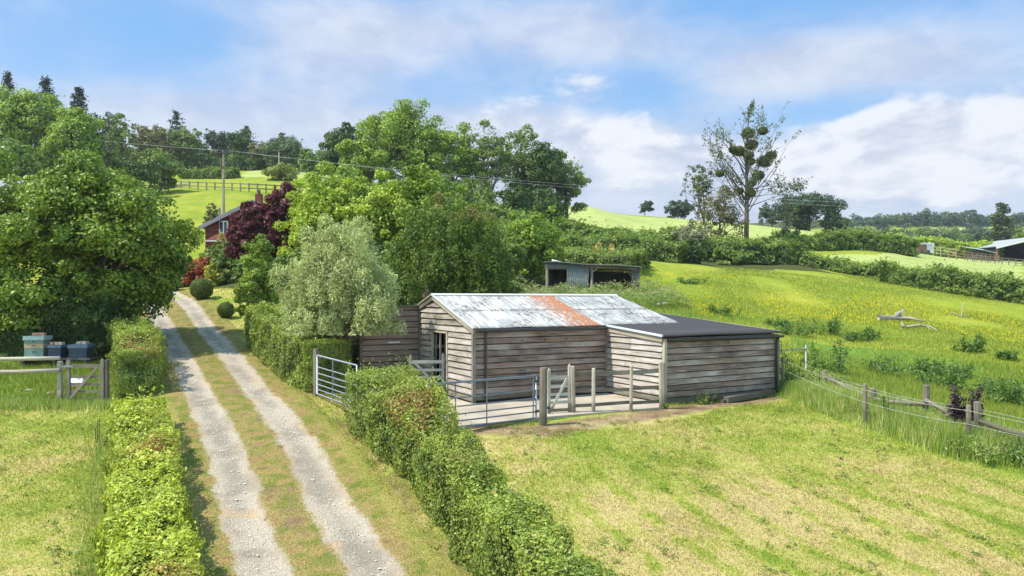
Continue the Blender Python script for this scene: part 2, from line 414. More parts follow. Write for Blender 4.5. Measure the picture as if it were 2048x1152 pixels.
M['tin_dark'] = tin('dull_tin', (.11, .105, .095), (.20, .185, .165), (.10, .07, .05))
M['tin_roof'] = tin('grey_tin_roof', (.24, .25, .25), (.44, .45, .45), (.15, .12, .10))

def concrete():
    m, t, b = newmat('yard_concrete'); p = t.pos()
    n = t.noise(p, .9, 5, .6); f = t.noise(p, 30, 3, .6)
    c = t.ramp(n, [(.3, (.28, .225, .165)), (.5, (.385, .325, .25)), (.7, (.45, .395, .315))])
    c = t.mix(t.step(f, .35, .65, 0, .25), c, (.30, .26, .21))
    c = t.mix(t.step(t.noise(p, 2.3, 4, .7), .60, .72, 0, .5), c, (.24, .20, .15))
    setp(t, b, c, .9, normal=t.bump(f, .2, .005)); return m
M['concrete'] = concrete()

def ground_mat():
    m, t, b = newmat('countryside_ground'); p = t.pos()
    wob = t.m('MULTIPLY', t.m('SUBTRACT', t.noise(p, 1.6, 4, .65), .5), .55)
    def zone(nm): return t.step(t.m('ADD', t.attr(nm), wob), .32, .68)
    a = t.noise(p, .22, 4, .6); n2 = t.noise(p, 1.1, 4, .65); f = t.noise(p, 7, 3, .65)
    mead = t.ramp(t.m('ADD', t.m('MULTIPLY', a, .6), t.m('MULTIPLY', n2, .4)), [(.30, (.135, .20, .024)), (.46, (.225, .285, .034)), (.58, (.315, .335, .045)), (.72, (.40, .37, .075))])
    mead = t.mix(t.step(f, .32, .62, .35, 0), mead, (.10, .18, .012))
    mead = t.mix(1, mead, (.95, .92, .92), 'MULTIPLY')
    but = t.m('MULTIPLY', t.step(t.noise(p, 9, 3, .75), .46, .62), t.step(t.noise(p, .16, 3, .6), .44, .64))
    mead = t.mix(t.m('MULTIPLY', t.m('MULTIPLY', but, t.attr('z_butter')), .4), mead, (.60, .52, .02))
    lush = t.mix(n2, (.08, .18, .03), (.20, .31, .05))
    c = t.mix(zone('z_lush'), mead, lush)
    hay = t.ramp(t.m('ADD', t.m('MULTIPLY', a, .5), t.m('MULTIPLY', f, .5)), [(.35, (.235, .30, .075)), (.5, (.32, .365, .115)), (.65, (.40, .41, .155))])
    c = t.mix(zone('z_pale'), c, hay)
    c = t.mix(zone('z_lawn'), c, lawn_color(t, p))
    soil = t.ramp(n2, [(.35, (.12, .075, .045)), (.5, (.26, .175, .095)), (.65, (.44, .33, .18))])
    soil = t.mix(t.step(t.noise(p, 22, 3, .7), .42, .6, .6, 0), soil, (.10, .075, .045))
    c = t.mix(zone('z_soil'), c, soil)
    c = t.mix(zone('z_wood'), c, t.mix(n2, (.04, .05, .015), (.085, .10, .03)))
    setp(t, b, c, .95, normal=t.bump(t.m('ADD', f, t.noise(p, 28, 2)), .5, .04), spec=.05); return m
M['ground'] = ground_mat()

def drive_mat():
    m, t, b = newmat('gravel_track'); p = t.pos(); o = t.sep(t.uv())                # u = metres off the centre line
    edge = t.m('ADD', t.m('MULTIPLY', t.m('SUBTRACT', t.noise(p, 1.1, 5, .7), .5), .62), t.m('MULTIPLY', t.m('SUBTRACT', t.noise(p, 12, 3, .7), .5), .30))
    d = t.m('ABSOLUTE', t.m('SUBTRACT', t.m('ABSOLUTE', o[0]), .79))
    g = t.step(t.m('ADD', d, edge), .47, .32)
    sp = t.noise(p, 42, 3, .75); st = t.noise(p, 1.4, 4, .6)
    grav = t.ramp(sp, [(.28, (.13, .105, .08)), (.42, (.29, .25, .205)), (.56, (.43, .385, .33)), (.74, (.66, .62, .56))])
    grav = t.mix(t.step(t.noise(p, .7, 4, .65), .48, .64, 0, .85), grav, t.mix(sp, (.12, .10, .08), (.33, .295, .255)))
    grav = t.mix(t.step(st, .58, .72, 0, .75), grav, t.mix(sp, (.36, .245, .145), (.53, .40, .265)))
    soil = t.step(t.noise(p, .8, 4, .7), .56, .72)
    mid = t.mix(t.m('MULTIPLY', soil, t.step(t.m('ABSOLUTE', o[0]), .9, .2)), verge_dry(t, p), t.mix(sp, (.14, .09, .05), (.30, .21, .12)))
    side = verge_dry(t, p)
    fib = t.step(t.noise(p, 34, 4, .75), .38, .62, .55, 1.25)
    out = t.step(t.m('ADD', t.m('ABSOLUTE', o[0]), edge), 1.45, 1.75)
    grass = t.mix(out, mid, t.mix(.5, side, lawn_color(t, p)))
    grass = t.vm('MULTIPLY', grass, t.mix(1, (1, 1, 1), t.vm('ADD', (0, 0, 0), fib), 'MULTIPLY'))
    dust = t.m('MULTIPLY', t.step(t.m('ADD', d, edge), .20, .42), t.step(st, .40, .58))
    grav = t.mix(t.m('MULTIPLY', dust, .6), grav, t.mix(sp, (.33, .25, .165), (.56, .46, .34)))
    ctr = t.m('MULTIPLY', t.step(t.m('ADD', d, t.m('MULTIPLY', edge, .8)), .26, .02), t.step(t.noise(p, .42, 4, .65), .38, .56))
    grav = t.mix(t.m('MULTIPLY', ctr, .75), grav, t.mix(sp, (.11, .095, .08), (.34, .31, .275)))
    grav = t.mix(1, grav, (1.03, .985, .90), 'MULTIPLY')
    c = t.mix(g, grass, grav)
    setp(t, b, c, .95, normal=t.bump(t.m('ADD', sp, t.vor(p, 26)), .6, .03), spec=.08); return m
M['drive'] = drive_mat()

def grass_mat(name, kind):
    m, t, b = newmat(name); p = t.pos(); r = t.attr('rnd')
    if kind == 'lawn':
        c = lawn_color(t, p); c = t.mix(t.m('MULTIPLY', r, .55), t.mix(1, c, (.85, .88, .75), 'MULTIPLY'), t.mix(1, c, (1.35, 1.3, 1.25), 'MULTIPLY'))
    elif kind == 'verge':
        c = verge_dry(t, p); c = t.mix(t.m('MULTIPLY', r, .6), t.mix(1, c, (.75, .75, .7), 'MULTIPLY'), t.mix(1, c, (1.4, 1.35, 1.3), 'MULTIPLY'))
    elif kind == 'tall':
        c = t.ramp(r, [(.0, (.15, .25, .02)), (.4, (.33, .45, .06)), (.7, (.50, .56, .14)), (.9, (.68, .65, .30)), (1, (.66, .55, .32))])
        c = t.mix(t.step(t.noise(p, .9, 3), .45, .62, 0, .5), c, (.17, .30, .035))
    elif kind == 'hay':
        c = t.ramp(r, [(0, (.20, .14, .065)), (.4, (.44, .34, .17)), (.8, (.60, .49, .28)), (1, (.68, .58, .37))])
    else:
        c = t.ramp(r, [(.0, (.125, .195, .024)), (.5, (.24, .31, .038)), (.85, (.36, .38, .06)), (1, (.50, .46, .15))])
    c = t.mix(t.attr('tint'), c, (.66, .57, .015))
    setp(t, b, c, .7, spec=.15)
    tr = t.n('ShaderNodeBsdfTranslucent'); t.l(c, tr.inputs['Color'])
    mx = t.n('ShaderNodeMixShader'); mx.inputs[0].default_value = .35
    t.l(b.outputs[0], mx.inputs[1]); t.l(tr.outputs[0], mx.inputs[2]); t.l(mx.outputs[0], t.nt.nodes['Material Output'].inputs['Surface'])
    return m
for k in ('lawn', 'verge', 'tall', 'meadow'): M['grass_' + k] = grass_mat(k + '_grass', k)
M['hay'] = grass_mat('hay_clippings', 'hay')
# ---------------------------------------------------------------- ground
def hit(px, py, y0=6.0, y1=700.0):
    """world point of the terrain seen at a photo pixel (used once, to lay the ground plan out)"""
    Ys = np.exp(np.linspace(math.log(y0), math.log(y1), 1400))
    d = zof(py, Ys) - gzt(xof(px, Ys), Ys)
    k = np.argmax(d <= 0)
    if d[k] > 0: k = len(Ys) - 1
    a, b = Ys[max(k-1, 0)], Ys[k]
    for _ in range(24):
        c = (a + b) / 2
        if zof(py, c) - gz(xof(px, c), c) <= 0: b = c
        else: a = c
    return Vector((xof(px, b), b, zof(py, b)))
def onground(x, y, dz=0.0): return Vector((x, y, gz(x, y) + dz))
def inpoly(x, y, poly):
    r = np.zeros(np.shape(x), bool); n = len(poly)
    for i in range(n):
        x0, y0 = poly[i]; x1, y1 = poly[(i+1) % n]
        c = (y0 > y) != (y1 > y)
        with np.errstate(divide='ignore', invalid='ignore'):
            r ^= c & (x < (x1 - x0) * (y - y0) / (y1 - y0 + 1e-12) + x0)
    return r
def segdist(x, y, pl):
    d = np.full(np.shape(x), 1e9)
    for (x0, y0), (x1, y1) in zip(pl[:-1], pl[1:]):
        dx, dy = x1-x0, y1-y0; t = np.clip(((x-x0)*dx + (y-y0)*dy) / (dx*dx+dy*dy), 0, 1)
        d = np.minimum(d, np.hypot(x - x0 - t*dx, y - y0 - t*dy))
    return d
def pxpoly(pts): return [tuple(hit(*p)[:2]) for p in pts]

BX = [(-60., 19), (14.6, 19), (0, 0)]
lawn_edge = [tuple(hit(*p)[:2]) for p in ((1556, 792), (1630, 824), (1700, 852), (1850, 903), (2040, 953))]
lawn_edge += [(15.0, 11.0), (20, 4), (26, -10)]
fence_line = [tuple(hit(*p)[:2]) for p in ((1565, 779), (1730, 852), (1938, 902))] + [(13.6, 14.6), (18, 9)]
drive_cl = [(-.7, 7), (-1.75, 9), (-3.1, 11.5), (-4.45, 14.0), (-5.95, 17), (-8.2, 20.9), (-12.0, 27.3), (-17.2, 36), (-21.3, 42.5), (-26.5, 49), (-33, 54)]
lawn_poly = [(-60, 20.4), (-11.6, 20.6), (-10.5, 21.5), (-14, 27), (-20.5, 38), (-24, 42.5), (-20, 47), (-13, 44), (-9.5, 33), (-7, 24.5), (-4.4, 21.2), (-2.2, 17.0), (.7, 17.9), (4.3, 20.2), (8.2, 22.4)] + lawn_edge + [(-60, -10)]
butter_polys = [pxpoly([(1290, 575), (1330, 545), (1480, 550), (1700, 580), (2047, 615), (2047, 700), (1900, 660), (1650, 640), (1400, 640), (1300, 620)]), [(-43, 106), (-28, 106), (-27, 124), (-42, 120)], [(-36, 96), (-26, 96), (-24, 110), (-35, 110)]]
pale_polys = [pxpoly([(1640, 512), (1760, 512), (1850, 509), (2047, 528), (2047, 566), (1900, 556)]), [(-2, 112), (8, 132), (20, 150), (36, 150), (54, 148), (70, 140), (75, 118), (50, 112), (36, 108), (16, 100), (5, 104)],
              [(255, 360), (320, 360), (330, 440), (255, 440)], [(-48, 122), (-30, 122), (-28, 140), (-50, 142)]]
lush_polys = [pxpoly([(1570, 770), (1640, 690), (1800, 700), (2047, 740), (2047, 920), (1930, 890), (1730, 840)]), [(-60, 20.7), (-11.9, 20.8), (-10.8, 22), (-14.5, 28), (-60, 28)],
              pxpoly([(1290, 575), (1300, 640), (1560, 650), (1600, 700), (1640, 690), (1500, 640), (1330, 610)])]
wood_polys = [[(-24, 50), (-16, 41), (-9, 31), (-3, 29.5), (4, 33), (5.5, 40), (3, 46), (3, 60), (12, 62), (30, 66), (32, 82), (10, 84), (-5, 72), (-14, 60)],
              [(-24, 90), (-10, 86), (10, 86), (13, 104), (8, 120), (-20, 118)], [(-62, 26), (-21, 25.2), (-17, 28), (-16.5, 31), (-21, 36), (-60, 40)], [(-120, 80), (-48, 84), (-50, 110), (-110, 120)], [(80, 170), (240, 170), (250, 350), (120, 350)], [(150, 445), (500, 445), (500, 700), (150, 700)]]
soil_line = [tuple(hit(*p)[:2]) for p in ((960, 858), (1085, 862), (1180, 845), (1320, 826), (1440, 808), (1540, 795))]
hedge_line = [(-4.9, 18.6), (-3.1, 15.0), (-1.1, 11.2), (0.9, 7.2)]

def nonuni(lo, hi, c0, c1, s0, grow):
    a = list(np.arange(c0, c1 + 1e-6, s0)); s = s0
    while a[-1] < hi: s *= grow; a.append(a[-1] + s)
    s = s0
    while a[0] > lo: s *= grow; a.insert(0, a[0] - s)
    return np.array(a)
gx = nonuni(-900, 900, -22, 16, .3, 1.045); gy = nonuni(-90, 900, 7, 30, .3, 1.03)
GX, GY = np.meshgrid(gx, gy)
GZ = gzt(GX, GY)
GZ += np.clip((GY - 26) / 40, 0, 1) * (vnoise(np.stack([GX.ravel(), GY.ravel(), 0*GX.ravel()], 1), .25, 3).reshape(GX.shape) - .5) * .5 * np.clip(1 - GY / 300, 0.1, 1)
nx, ny = len(gx), len(gy)
ii = np.arange(nx * ny).reshape(ny, nx)
Q = np.stack([ii[:-1, :-1].ravel(), ii[:-1, 1:].ravel(), ii[1:, 1:].ravel(), ii[1:, :-1].ravel()], 1)
me = fast_mesh('ground', np.stack([GX.ravel(), GY.ravel(), GZ.ravel()], 1), Q, smooth=True)
def fatt(nm, arr):
    a = me.attributes.new(nm, 'FLOAT', 'POINT'); a.data.foreach_set('value', np.asarray(arr, dtype=np.float32).ravel())
def anyp(polys):
    r = np.zeros(GX.shape, bool)
    for p in polys: r |= inpoly(GX, GY, p)
    return r.astype(float)
fatt('z_lawn', inpoly(GX, GY, lawn_poly)); fatt('z_pale', anyp(pale_polys)); fatt('z_lush', anyp(lush_polys)); fatt('z_wood', anyp(wood_polys))
fatt('z_butter', anyp(butter_polys))
sd = segdist(GX, GY, soil_line); hd = segdist(GX, GY, hedge_line)
fatt('z_soil', np.maximum(np.clip(1.15 - sd / .85, 0, 1) * .8, np.clip(1.1 - hd / 1.7, 0, 1) * .62))
ground = link_mesh('ground', me, M['ground']); tag(ground, 'grassy hillside ground of mown lawn, buttercup meadow and far fields', 'ground', kind='structure')

# ---------------------------------------------------------------- driveway
def resample(pl, step):
    out = [Vector((*pl[0], 0))]; P = [Vector((*p, 0)) for p in pl]
    # Catmull-Rom through the points
    pts = []
    for i in range(len(P) - 1):
        p0, p1, p2, p3 = P[max(i-1, 0)], P[i], P[i+1], P[min(i+2, len(P)-1)]
        n = max(2, int((p2 - p1).length / step))
        for k in range(n):
            t = k / n
            pts.append(.5 * ((2*p1) + (p2-p0)*t + (2*p0-5*p1+4*p2-p3)*t*t + (3*p1-p0-3*p2+p3)*t**3))
    pts.append(P[-1]); return pts
cl = resample(drive_cl, .25)
cs = np.linspace(-2.0, 2.0, 33); V = []; UV = []; L = 0
for i, p in enumerate(cl):
    d = (cl[min(i+1, len(cl)-1)] - cl[max(i-1, 0)]).normalized(); nrm = Vector((d.y, -d.x, 0))
    if i: L += (p - cl[i-1]).length
    for c in cs:
        q = p + nrm * float(c)
        dip = -.055 * math.exp(-((abs(c) - .79) / .3) ** 2)
        V.append((q.x, q.y, dip)); UV.append((c, L))
V = np.array(V); V[:, 2] += gzt(V[:, 0], V[:, 1]) + .06 - .045 * np.clip((np.abs(np.tile(cs, len(cl))) - 1.6) / .4, 0, 1)
m_ = len(cs); jj = np.arange(len(cl) * m_).reshape(len(cl), m_)
dq = np.stack([jj[:-1, :-1].ravel(), jj[:-1, 1:].ravel(), jj[1:, 1:].ravel(), jj[1:, :-1].ravel()], 1)
drv = link_mesh('driveway', fast_mesh('driveway', V, dq, smooth=True, uv=np.array(UV)), M['drive'])
tag(drv, 'pale gravel farm track of two wheel ruts with a dry grass strip between', 'driveway', kind='structure')

# ---------------------------------------------------------------- yard slab
U2 = Vector((.870, .492, 0)); V2 = Vector((.492, -.870, 0)); A0 = Vector((-1.12, 20.7, 0))
def B(t, s, z=0.0): return A0 + U2 * t + V2 * s + Vector((0, 0, z))
def prism(name, poly, z0, z1, m, **kw):
    n = len(poly); vs = [(x, y, z0) for x, y in poly] + [(x, y, z1) for x, y in poly]
    fs = [list(range(n, 2*n)), list(range(n-1, -1, -1))] + [[i, (i+1) % n, n+(i+1) % n, n+i] for i in range(n)]
    k = MB(); k.add(vs, fs, .5); return k.build(name, m, **kw)
gate_l = Vector((-1.95, 16.32)); gate_r = Vector((.62, 18.2))
slab_poly = [(-4.3, 20.6), (-2.45, 17.0), (-1.7, 16.75), (.1, 17.85), (.75, 18.25), (2.2, 18.95), (4.15, 19.85), tuple(B(4.79, 2.66)[:2]), tuple(B(4.79, .03)[:2]), tuple(B(-.03, .03)[:2]), tuple(B(-.03, -4.09)[:2]), tuple(B(-2.0, -4.09)[:2])]
slab = prism('yard_slab', slab_poly, -.45, .012, M['concrete'])
tag(slab, 'pale concrete yard in the angle of the timber barn', 'yard', kind='structure')

# ---------------------------------------------------------------- grass blades
def blades(name, x, y, h, w, mname, lean=.5, tint=None, dz=0.0, label=None, cat='grass', seed=0):
    g = np.random.default_rng(100 + seed); n = len(x)
    z = gzt(x, y) + dz
    a = g.uniform(0, 2*np.pi, n); b = g.uniform(0, 2*np.pi, n); ln = g.normal(0, lean, n) * h
    base = np.stack([x, y, z - .01], 1)
    wv = np.stack([np.cos(a), np.sin(a), 0*a], 1) * (w * .5)[:, None]
    tip = base + np.stack([np.cos(b) * ln, np.sin(b) * ln, h], 1)
    V = np.concatenate([base - wv, base + wv, tip]); k = np.arange(n)
    Fq = np.stack([k, k + n, k + 2*n], 1)
    o = link_mesh(name, fast_mesh(name, V, Fq, rnd=g.uniform(0, 1, n), tint=tint), M[mname])
    return tag(o, label, cat, kind='stuff')
def scatter_fn(n, x0, x1, y0, y1, seed):
    """denser near the camera: y drawn with density ~1/y"""
    g = np.random.default_rng(seed)
    y = y0 * (y1 / y0) ** g.uniform(0, 1, n); x = g.uniform(x0, x1, n) * 1.0
    return x, y, g
def drive_dist(x, y): return segdist(x, y, [tuple(p[:2]) for p in cl[::6]])
x, y, g = scatter_fn(420000, -.80, .80, 9.5, 22.5, 1); x = x * y
sdl = segdist(x, y, soil_line); ok = inpoly(x, y, lawn_poly) & (drive_dist(x, y) > 1.75) & ~inpoly(x, y, slab_poly) & (y > 9.6) & (sdl + vnoise(xy0(x, y), 1.6, 44) > 1.0)
x, y = x[ok], y[ok]; nn = len(x); pt = vnoise(xy0(x, y), 1.1, 5)
blades('lawn_grass', x, y, g.uniform(.02, .065, nn) * (.7 + .7 * pt) * np.sqrt(y / 12), .010 * y / 11, 'grass_lawn', 1.0, label='short dry mown lawn grass around the barn and drive', seed=1)
x, y, g = scatter_fn(150000, -.75, .1, 9.5, 42, 2); x = x * y
dd = drive_dist(x, y); keep = (dd < 1.95) & ((dd > 1.30) | (dd < .42)) & (g.uniform(0, 1, len(x)) < .95)
x, y = x[keep], y[keep]; nn = len(x)
blades('track_grass', x, y, g.uniform(.015, .055, nn) * np.sqrt(y / 12), .011 * y / 11, 'grass_verge', 1.0, dz=.03, label='thin dry grass along the middle and edges of the gravel track', seed=2)
x, y, g = scatter_fn(60000, -.75, -.15, 20, 46, 3); x = x * y
ok = inpoly(x, y, lawn_poly) & (drive_dist(x, y) > 1.7) & (y > 22); x, y = x[ok], y[ok]
blades('garden_grass', x, y, g.uniform(.03, .07, len(x)), .012 * y / 11, 'grass_lawn', .9, label='mown garden grass round the clipped box balls', seed=3)
g = np.random.default_rng(15); N = 60000
y = 9.6 * (19 / 9.6) ** g.uniform(0, 1, N); x = g.uniform(-.3, .8, N) * y
row = np.sin((x * .887 + y * .462 + vnoise(xy0(x, y), .5, 2) * .7) * 5.2); ok = inpoly(x, y, lawn_poly) & ~inpoly(x, y, slab_poly) & (x > 0) & (vnoise(xy0(x, y), 3.5, 31) - .22 * row * (y < 17) + .35 * (segdist(x, y, soil_line) < .8) > .55)
x, y = x[ok], y[ok]
blades('hay_clippings', x, y, g.uniform(.01, .04, len(x)), .012 + .02 * g.uniform(0, 1, len(x)), 'hay', 2.2, label='dry clippings left in loose rows over the mown lawn', cat='clippings', seed=15)
# long grass strip along the electric fence
edge = [Vector((*p, 0)) for p in lawn_edge]
P = []; g = np.random.default_rng(4)
el = resample(lawn_edge[:6], .1)
N = 52000
idx = g.integers(0, len(el) - 1, N); off = np.abs(g.normal(0, 1, N)) * .75 + g.uniform(0, .9, N)
ex = np.array([p.x for p in el])[idx]; ey = np.array([p.y for p in el])[idx]
x = ex + off * .80 + g.normal(0, .12, N); y = ey + off * .60 + g.normal(0, .12, N)
cl_ = vnoise(xy0(x, y), .9, 9)
keep = (cl_ > .25) | (g.uniform(0, 1, N) < .5); x, y, cl_, off = x[keep], y[keep], cl_[keep], off[keep]
blades('long_grass', x, y, g.uniform(.15, .55, len(x)) * (.45 + 1.0 * cl_) * np.clip(.45 + off, 0, 1.15), .014 + .008 * g.uniform(0, 1, len(x)), 'grass_tall', .28, label='long seeding grass growing along the electric fence', seed=4)
# meadow grass with buttercups
x, y, g = scatter_fn(290000, .05, .98, 19, 70, 5); x = x * y
bad = inpoly(x, y, lawn_poly)
for p in (wood_polys[0],): bad |= inpoly(x, y, p)
bb = [tuple(B(*q)[:2]) for q in ((-.2, .3), (4.7, .3), (4.7, 2.9), (9.8, 2.9), (9.8, -3.2), (7.5, -3.2), (7.5, -6), (-.2, -6))]
bad |= inpoly(x, y, bb) | inpoly(x, y, slab_poly)
x, y = x[~bad], y[~bad]; nn = len(x); pt = vnoise(xy0(x, y), .35, 6)
inb = np.zeros(nn, bool)
for p in butter_polys: inb |= inpoly(x, y, p)
dn = vnoise(xy0(x, y), .16, 8) * .65 + vnoise(xy0(x, y), .7, 18) * .35
fl = inb & (g.uniform(0, 1, nn) < np.clip((dn - .45) * 1.0, 0, .11))
lush = np.zeros(nn, bool)
for p in lush_polys: lush |= inpoly(x, y, p)
h = g.uniform(.06, .15, nn) * (.6 + .8 * pt) * np.where(lush, 1.5, 1.0)
blades('meadow_grass', x, y, h, np.where(fl, .05, .018) * y / 24, 'grass_meadow', .45, tint=fl.astype(float), label='meadow grass dotted with yellow buttercups', seed=5)
g = np.random.default_rng(14); N = 4500
k_ = g.uniform(0, 1, N); hx = np.interp(k_, [0, .35, .65, 1], [-10.2, -8.45, -6.8, -4.9]); hy = np.interp(k_, [0, .35, .65, 1], [18.2, 14.7, 11.6, 8.2])
x = hx - np.abs(g.normal(0, .28, N)) + .05; y = hy + g.normal(0, .1, N)
blades('hedge_foot_grass', x, y, g.uniform(.06, .26, N) * (.4 + vnoise(xy0(x, y), 1.1, 14)), .016 + 0*x, 'grass_tall', .35, label='long pale grass growing against the lawn side of the low left hedge', seed=14)
# lush grass behind the garden fence
g = np.random.default_rng(6); N = 26000
x = g.uniform(-22, -11.6, N); y = g.uniform(20.3, 25.2, N)
blades('paddock_grass', x, y, g.uniform(.06, .26, N) * (.5 + vnoise(xy0(x, y), 1.2, 3)), .024 + 0*x, 'grass_meadow', .4, label='lush bright grass behind the garden rails', seed=6)
g = np.random.default_rng(16); N = 5000
x = g.uniform(-17.5, -11.4, N); y = 20.55 + g.normal(0, .22, N) - .25
blades('fence_foot_grass', x, y, g.uniform(.1, .34, N) * (.4 + vnoise(xy0(x, y), 1.0, 4)), .022 + 0*x, 'grass_tall', .5, label='rough uncut grass along the foot of the garden rails', seed=7)
# loose stones on the ruts
g = np.random.default_rng(8); N = 5200
k = g.integers(0, 200, N); px_ = np.array([p.x for p in cl])[np.minimum(k, len(cl)-1)]; py_ = np.array([p.y for p in cl])[np.minimum(k, len(cl)-1)]
o_ = np.where(g.uniform(0, 1, N) < .5, -.79, .79) + g.normal(0, .28, N)
x = px_ + o_ * .85 + g.normal(0, .1, N); y = py_ + o_ * .5 + g.normal(0, .1, N)
s = g.uniform(.008, .022, N) * np.where(g.uniform(0, 1, N) < .06, 2.0, 1) * np.where(g.uniform(0, 1, N) < .5, .7, 1)
c = np.stack([x, y, gzt(x, y) + .035], 1)
Vs = []
for d in ((1, 0, 0), (0, 1, 0), (-1, 0, 0), (0, -1, 0), (0, 0, .7)):
    Vs.append(c + np.array(d) * s[:, None] * g.uniform(.6, 1.3, (N, 1)))
Vs = np.concatenate(Vs); k = np.arange(N)
Fs = np.concatenate([np.stack([k + a*N, k + ((a+1) % 4)*N, k + 4*N], 1) for a in range(4)])
tag(link_mesh('loose_stones', fast_mesh('loose_stones', Vs, Fs), M['gravel_stone'] if 'gravel_stone' in M else metal('loose_gravel_stone', (.42, .41, .39), (.72, .71, .69), .9, 0, 15)), 'loose pale stones lying in the wheel ruts', 'gravel', kind='stuff')
# ---------------------------------------------------------------- daylight
SUN_EL, SUN_AZ = 56.0, -110.0          # azimuth in degrees from the view axis, negative to the left
EXPOSURE = 0.80
w = bpy.data.worlds.new('World'); sc.world = w; w.use_nodes = True
t = NT(w.node_tree); bg = w.node_tree.nodes['Background']
sky = t.n('ShaderNodeTexSky', sky_type='NISHITA'); sky.sun_disc = False
sky.sun_elevation = R(SUN_EL); sky.sun_rotation = R(SUN_AZ); sky.air_density = 1.0; sky.dust_density = .6; sky.ozone_density = 1.6
g_ = t.n('ShaderNodeTexCoord').outputs['Generated']; o = t.sep(g_)
az = t.m('ARCTAN2', o[0], o[1]); el = t.m('ARCSINE', o[2])
def azel(px, py): 
    v = Vector(((px-CX)/F, 1, (HY-py)/F)); v.normalize(); return math.atan2(v.x, v.y), math.asin(v.z)
cv = t.n('ShaderNodeCombineXYZ'); t.l(az, cv.inputs[0]); t.l(t.m('MULTIPLY', el, 1.9), cv.inputs[1])
cvec = cv.outputs[0]
def shifted(dx, dy): return t.vm('ADD', cvec, (dx, dy, 0))
warp = t.n('ShaderNodeTexNoise'); t.l(cvec, warp.inputs['Vector']); warp.inputs['Scale'].default_value = 5; warp.inputs['Detail'].default_value = 3
wv = t.vm('MULTIPLY', t.vm('SUBTRACT', warp.outputs['Color'], (.5, .5, .5)), (.10, .07, 0))
pv = t.vm('ADD', cvec, wv); pv2 = t.vm('ADD', pv, (-.022, .026, 0))
n1 = t.noise(t.vm('MULTIPLY', pv, (1, 1.35, 1)), 3.0, 6, .55); n2 = t.noise(pv, 9.0, 7, .6)
h1 = t.noise(pv, 7.5, 8, .58); h2 = t.noise(pv2, 7.5, 8, .58)
def blob(px, py, sx, sy, amp):
    a0, e0 = azel(px, py)
    dx = t.m('DIVIDE', t.m('SUBTRACT', az, a0), sx / F); dy = t.m('DIVIDE', t.m('SUBTRACT', el, e0), sy / F)
    r2 = t.m('ADD', t.m('MULTIPLY', dx, dx), t.m('MULTIPLY', dy, dy))
    return t.m('MULTIPLY', t.m('POWER', 2.718, t.m('MULTIPLY', r2, -1.0)), amp)
def blobs(lst):
    s = None
    for b in lst:
        q = blob(*b); s = q if s is None else t.m('ADD', s, q)
    return s
# thin veils
veil = blobs([(660, 110, 230, 120, .30), (300, 235, 330, 60, .26), (1010, 50, 330, 60, .24), (1290, 90, 260, 50, .16), (1560, 140, 220, 50, .30), (1900, 120, 240, 70, .20), (60, 40, 120, 50, .16), (750, 330, 600, 80, .26),
              (1180, 310, 330, 110, .30), (1780, 340, 420, 100, .24), (900, 300, 260, 80, .18), (330, 70, 190, 60, -.22), (1310, 190, 120, 45, -.22), (1620, 222, 140, 26, -.20), (1560, 10, 220, 40, -.12), (880, 190, 90, 50, -.08)])
vd = t.m('ADD', t.m('ADD', t.m('MULTIPLY', n1, .62), t.m('MULTIPLY', n2, .22)), t.m('ADD', veil, t.step(el, .24, .03, 0, .34)))
vmask = t.step(vd, .33, .84, .03, .93)
# heaped cumulus on the right, with lit shoulders
cum = blobs([(1810, 300, 230, 100, .46), (1960, 300, 150, 90, .34), (1640, 330, 170, 70, .30), (1455, 235, 60, 70, .30), (1150, 205, 90, 80, .38), (1215, 275, 60, 50, .32), (1000, 250, 80, 60, .28), (1290, 330, 140, 60, .28), (1100, 350, 150, 60, .20), (1500, 150, 60, 35, .22), (1330, 250, 70, 50, .14), (1620, 215, 140, 22, -.22)])
cd = t.m('ADD', t.m('MULTIPLY', t.m('SUBTRACT', h1, .5), 1.25), cum)
cmask = t.step(cd, .20, .46)
relief = t.m('MULTIPLY', t.m('SUBTRACT', h1, h2), 5.5)
lit = t.m('ADD', t.m('ADD', .50, relief), t.m('MULTIPLY', t.step(cd, .25, .6), .20), clamp=True)
low = t.step(el, .05, .14, -.22, .14)
lit = t.m('ADD', lit, low, clamp=True)
ccol = t.mix(lit, (3.5, 3.85, 4.65), (5.3, 5.5, 5.85))
vcol = t.mix(t.step(n2, .35, .65), (3.35, 3.75, 4.75), (4.3, 4.65, 5.4))
skyc = t.mix(1, sky.outputs[0], (.62, .66, .72), 'MULTIPLY')
skyc = t.mix(.75, skyc, t.mix(t.step(el, .40, .08), (1.35, 3.2, 6.1), (2.5, 4.25, 6.2)))
out = t.mix(t.m('MULTIPLY', cmask, t.step(el, .02, .13, .35, .92)), t.mix(vmask, skyc, vcol), ccol)
# sky above, beside and behind the view is brightened to add fill light
off_view_fill = t.m('MAXIMUM', t.step(el, .46, .95), t.step(t.m('ABSOLUTE', az), .85, 1.6))
out = t.mix(off_view_fill, out, t.mix(1, out, (2.05, 1.84, 1.52), 'MULTIPLY'))
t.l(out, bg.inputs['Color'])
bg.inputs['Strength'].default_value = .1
sl = bpy.data.lights.new('sun', 'SUN'); sl.energy = 4.0; sl.angle = R(1.0); sl.color = (1, .94, .83)
so = bpy.data.objects.new('sun', sl); col.objects.link(so)
so.rotation_euler = (R(90 - SUN_EL), 0, R(180 - SUN_AZ + 0))
_d = Vector((math.sin(R(SUN_AZ)) * math.cos(R(SUN_EL)), math.cos(R(SUN_AZ)) * math.cos(R(SUN_EL)), math.sin(R(SUN_EL))))
so.rotation_euler = _d.to_track_quat('Z', 'Y').to_euler()
so.location = (-30, 0, 40)
